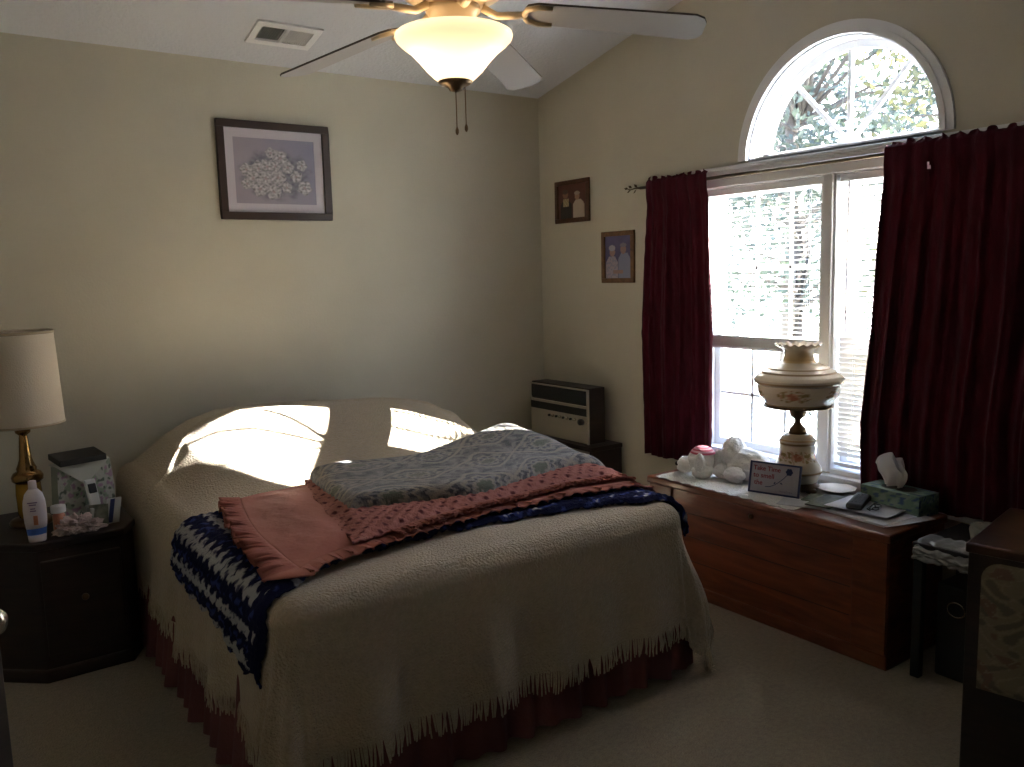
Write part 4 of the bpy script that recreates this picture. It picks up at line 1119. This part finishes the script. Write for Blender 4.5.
# ---------------------------------------------------------------- outdoors
M_grass = mat('dry_lawn', (.62,.62,.52), .9, var=.1, vscale=3, bump=.5, bscale=20)
g = MB().add([(.3,-40,-.35),(60,-40,-.35),(60,40,-.35),(.3,40,-.35)], [(0,1,2,3)]).build('lawn_ground', M_grass); g['kind'] = 'structure'
M_leaf = [mat('leaf_green', (.024,.033,.030), .6, transl=.25, tcol=(.05,.07,.04)), mat('leaf_yellow', (.045,.047,.02), .6, transl=.25, tcol=(.13,.12,.04)), mat('leaf_blue_green', (.022,.030,.036), .6, transl=.25, tcol=(.04,.06,.055))]
M_bark = mat('tree_bark', (.05,.042,.038), .9, bump=.6, bscale=20)
def tree(x, y, h, r, n, lm, seed, label, ls=.07):
    rr = random.Random(seed); t = thing('tree', label, 'tree', (x, y, -.35), group='trees outside the window')
    m = MB().tube([(x,y,-.35),(x+.1,y,h*.3),(x-.05,y+.1,h*.6),(x,y,h*.9)], [.16,.12,.07,.02], 8)
    cl = []
    for k in range(46):
        a = rr.uniform(0, 2*PI); e = rr.uniform(-.9, 1); q = rr.uniform(.35, 1)**.6
        c = Vector((x+r*q*math.cos(a)*math.sqrt(1-e*e*.8), y+r*q*math.sin(a)*math.sqrt(1-e*e*.8), h*.60+e*h*.45)); cl.append(c)
        s_ = Vector((x, y, min(c.z-.2, h*.6))); m.tube([s_, (s_+c)/2+Vector((0,0,.15)), c], [.035,.02,.006], 5)
    m.build('trunk', M_bark, t, smooth=True)
    f = MB()
    for _ in range(n):
        c = cl[rr.randrange(len(cl))] + Vector((rr.gauss(0,.30), rr.gauss(0,.30), rr.gauss(0,.26)))
        d = Vector((rr.uniform(-1,1), rr.uniform(-1,1), rr.uniform(-1,1))).normalized(); q = d.cross(Vector((rr.uniform(-1,1), rr.uniform(-1,1), rr.uniform(-1,1)))).normalized()
        s_ = ls*rr.uniform(.6, 1.2)
        f.add([c-d*s_, c+q*s_*.45, c+d*s_, c-q*s_*.45], [(0,1,2,3)])
    f.build('foliage', M_leaf[lm], t)
tree(5.4, -5.15, 3.95, 1.9, 15000, 0, 7, 'unseen round leafy tree added toward the sun to shade the lower windows', ls=.10)  # added out of view; its crown blocks sun through the lower panes
tree(6.2, 2.6, 5.4, 1.9, 8500, 0, 1, 'green leafy tree standing left of centre beyond the window glass')
tree(7.6, .6, 5.8, 1.8, 5500, 1, 2, 'yellow green tree seen through the right half of the arch')
tree(8.8, 4.6, 6.4, 2.2, 10000, 2, 3, 'farther blue green tree seen behind the window blinds')
# low tan fence seen through the lower right pane
M_fence = mat('tan_fence_wood', (.42,.27,.16), .8, var=.2, vscale=5)
fc = thing('yard_fence', 'low tan wooden fence outside the lower right window pane', 'fence', (4.2,0,-.35))
m = MB()
for k in range(26): m.box(4.2, 4.23, -2.6+k*.125, -2.6+k*.125+.112, -.33, .62)
m.build('boards', M_fence, fc)
m = MB().box(4.235, 4.29, -2.62, .66, -.15, -.06).box(4.235, 4.29, -2.62, .66, .40, .49); m.build('rail', M_fence, fc)

# ---------------------------------------------------------------- light
sun = bpy.data.lights.new('sun', 'SUN'); sun.energy = 50; sun.angle = math.radians(.53); sun.color = (1,.96,.90)
so = bpy.data.objects.new('sun', sun); COL.objects.link(so)
EL, AZ = math.radians(28.6), math.radians(32.2)
sd = Vector((math.cos(EL)*math.cos(AZ), -math.cos(EL)*math.sin(AZ), math.sin(EL)))
so.rotation_euler = sd.to_track_quat('Z', 'Y').to_euler(); so.location = sd*20
wd = bpy.data.worlds.new('world'); sc.world = wd; wd.use_nodes = True
nt = wd.node_tree; N = nt.nodes; L = nt.links; N.clear()
ow = N.new('ShaderNodeOutputWorld'); bgn = N.new('ShaderNodeBackground'); L.new(bgn.outputs[0], ow.inputs[0])
tcw = N.new('ShaderNodeTexCoord'); sep = N.new('ShaderNodeSeparateXYZ'); L.new(tcw.outputs['Generated'], sep.inputs[0])
rp = N.new('ShaderNodeValToRGB'); e = rp.color_ramp.elements; e[0].position = 0; e[0].color = (.88,.93,1,1); e[1].position = .7; e[1].color = (.50,.66,1,1)
L.new(sep.outputs['Z'], rp.inputs['Fac']); L.new(rp.outputs[0], bgn.inputs[0]); bgn.inputs[1].default_value = 5.0
for (y, z, sy, sz) in ((AC[0], AC[1]+AR/2, 2*AR, AR), ((YM+WY1)/2, (WZ0+WZ1)/2, WY1-YM, WZ1-WZ0), ((YM+WY0)/2, (WZ0+WZ1)/2, YM-WY0, WZ1-WZ0)):
    pl = bpy.data.lights.new('window_portal', 'AREA'); pl.shape = 'RECTANGLE'; pl.size = sz; pl.size_y = sy; pl.cycles.is_portal = True
    po = bpy.data.objects.new('window_portal', pl); COL.objects.link(po); po.location = (.14, y, z); po.rotation_euler = (0, PI/2, 0)

sc.view_settings.view_transform = 'Standard'; sc.view_settings.look = 'None'; sc.view_settings.gamma = 1
sc.view_settings.use_curve_mapping = False; sc.view_settings.exposure = 1.75
sc.cycles.max_bounces = 10; sc.cycles.diffuse_bounces = 6; sc.cycles.transparent_max_bounces = 16
sc.cycles.sample_clamp_indirect = 6; sc.cycles.use_denoising = True
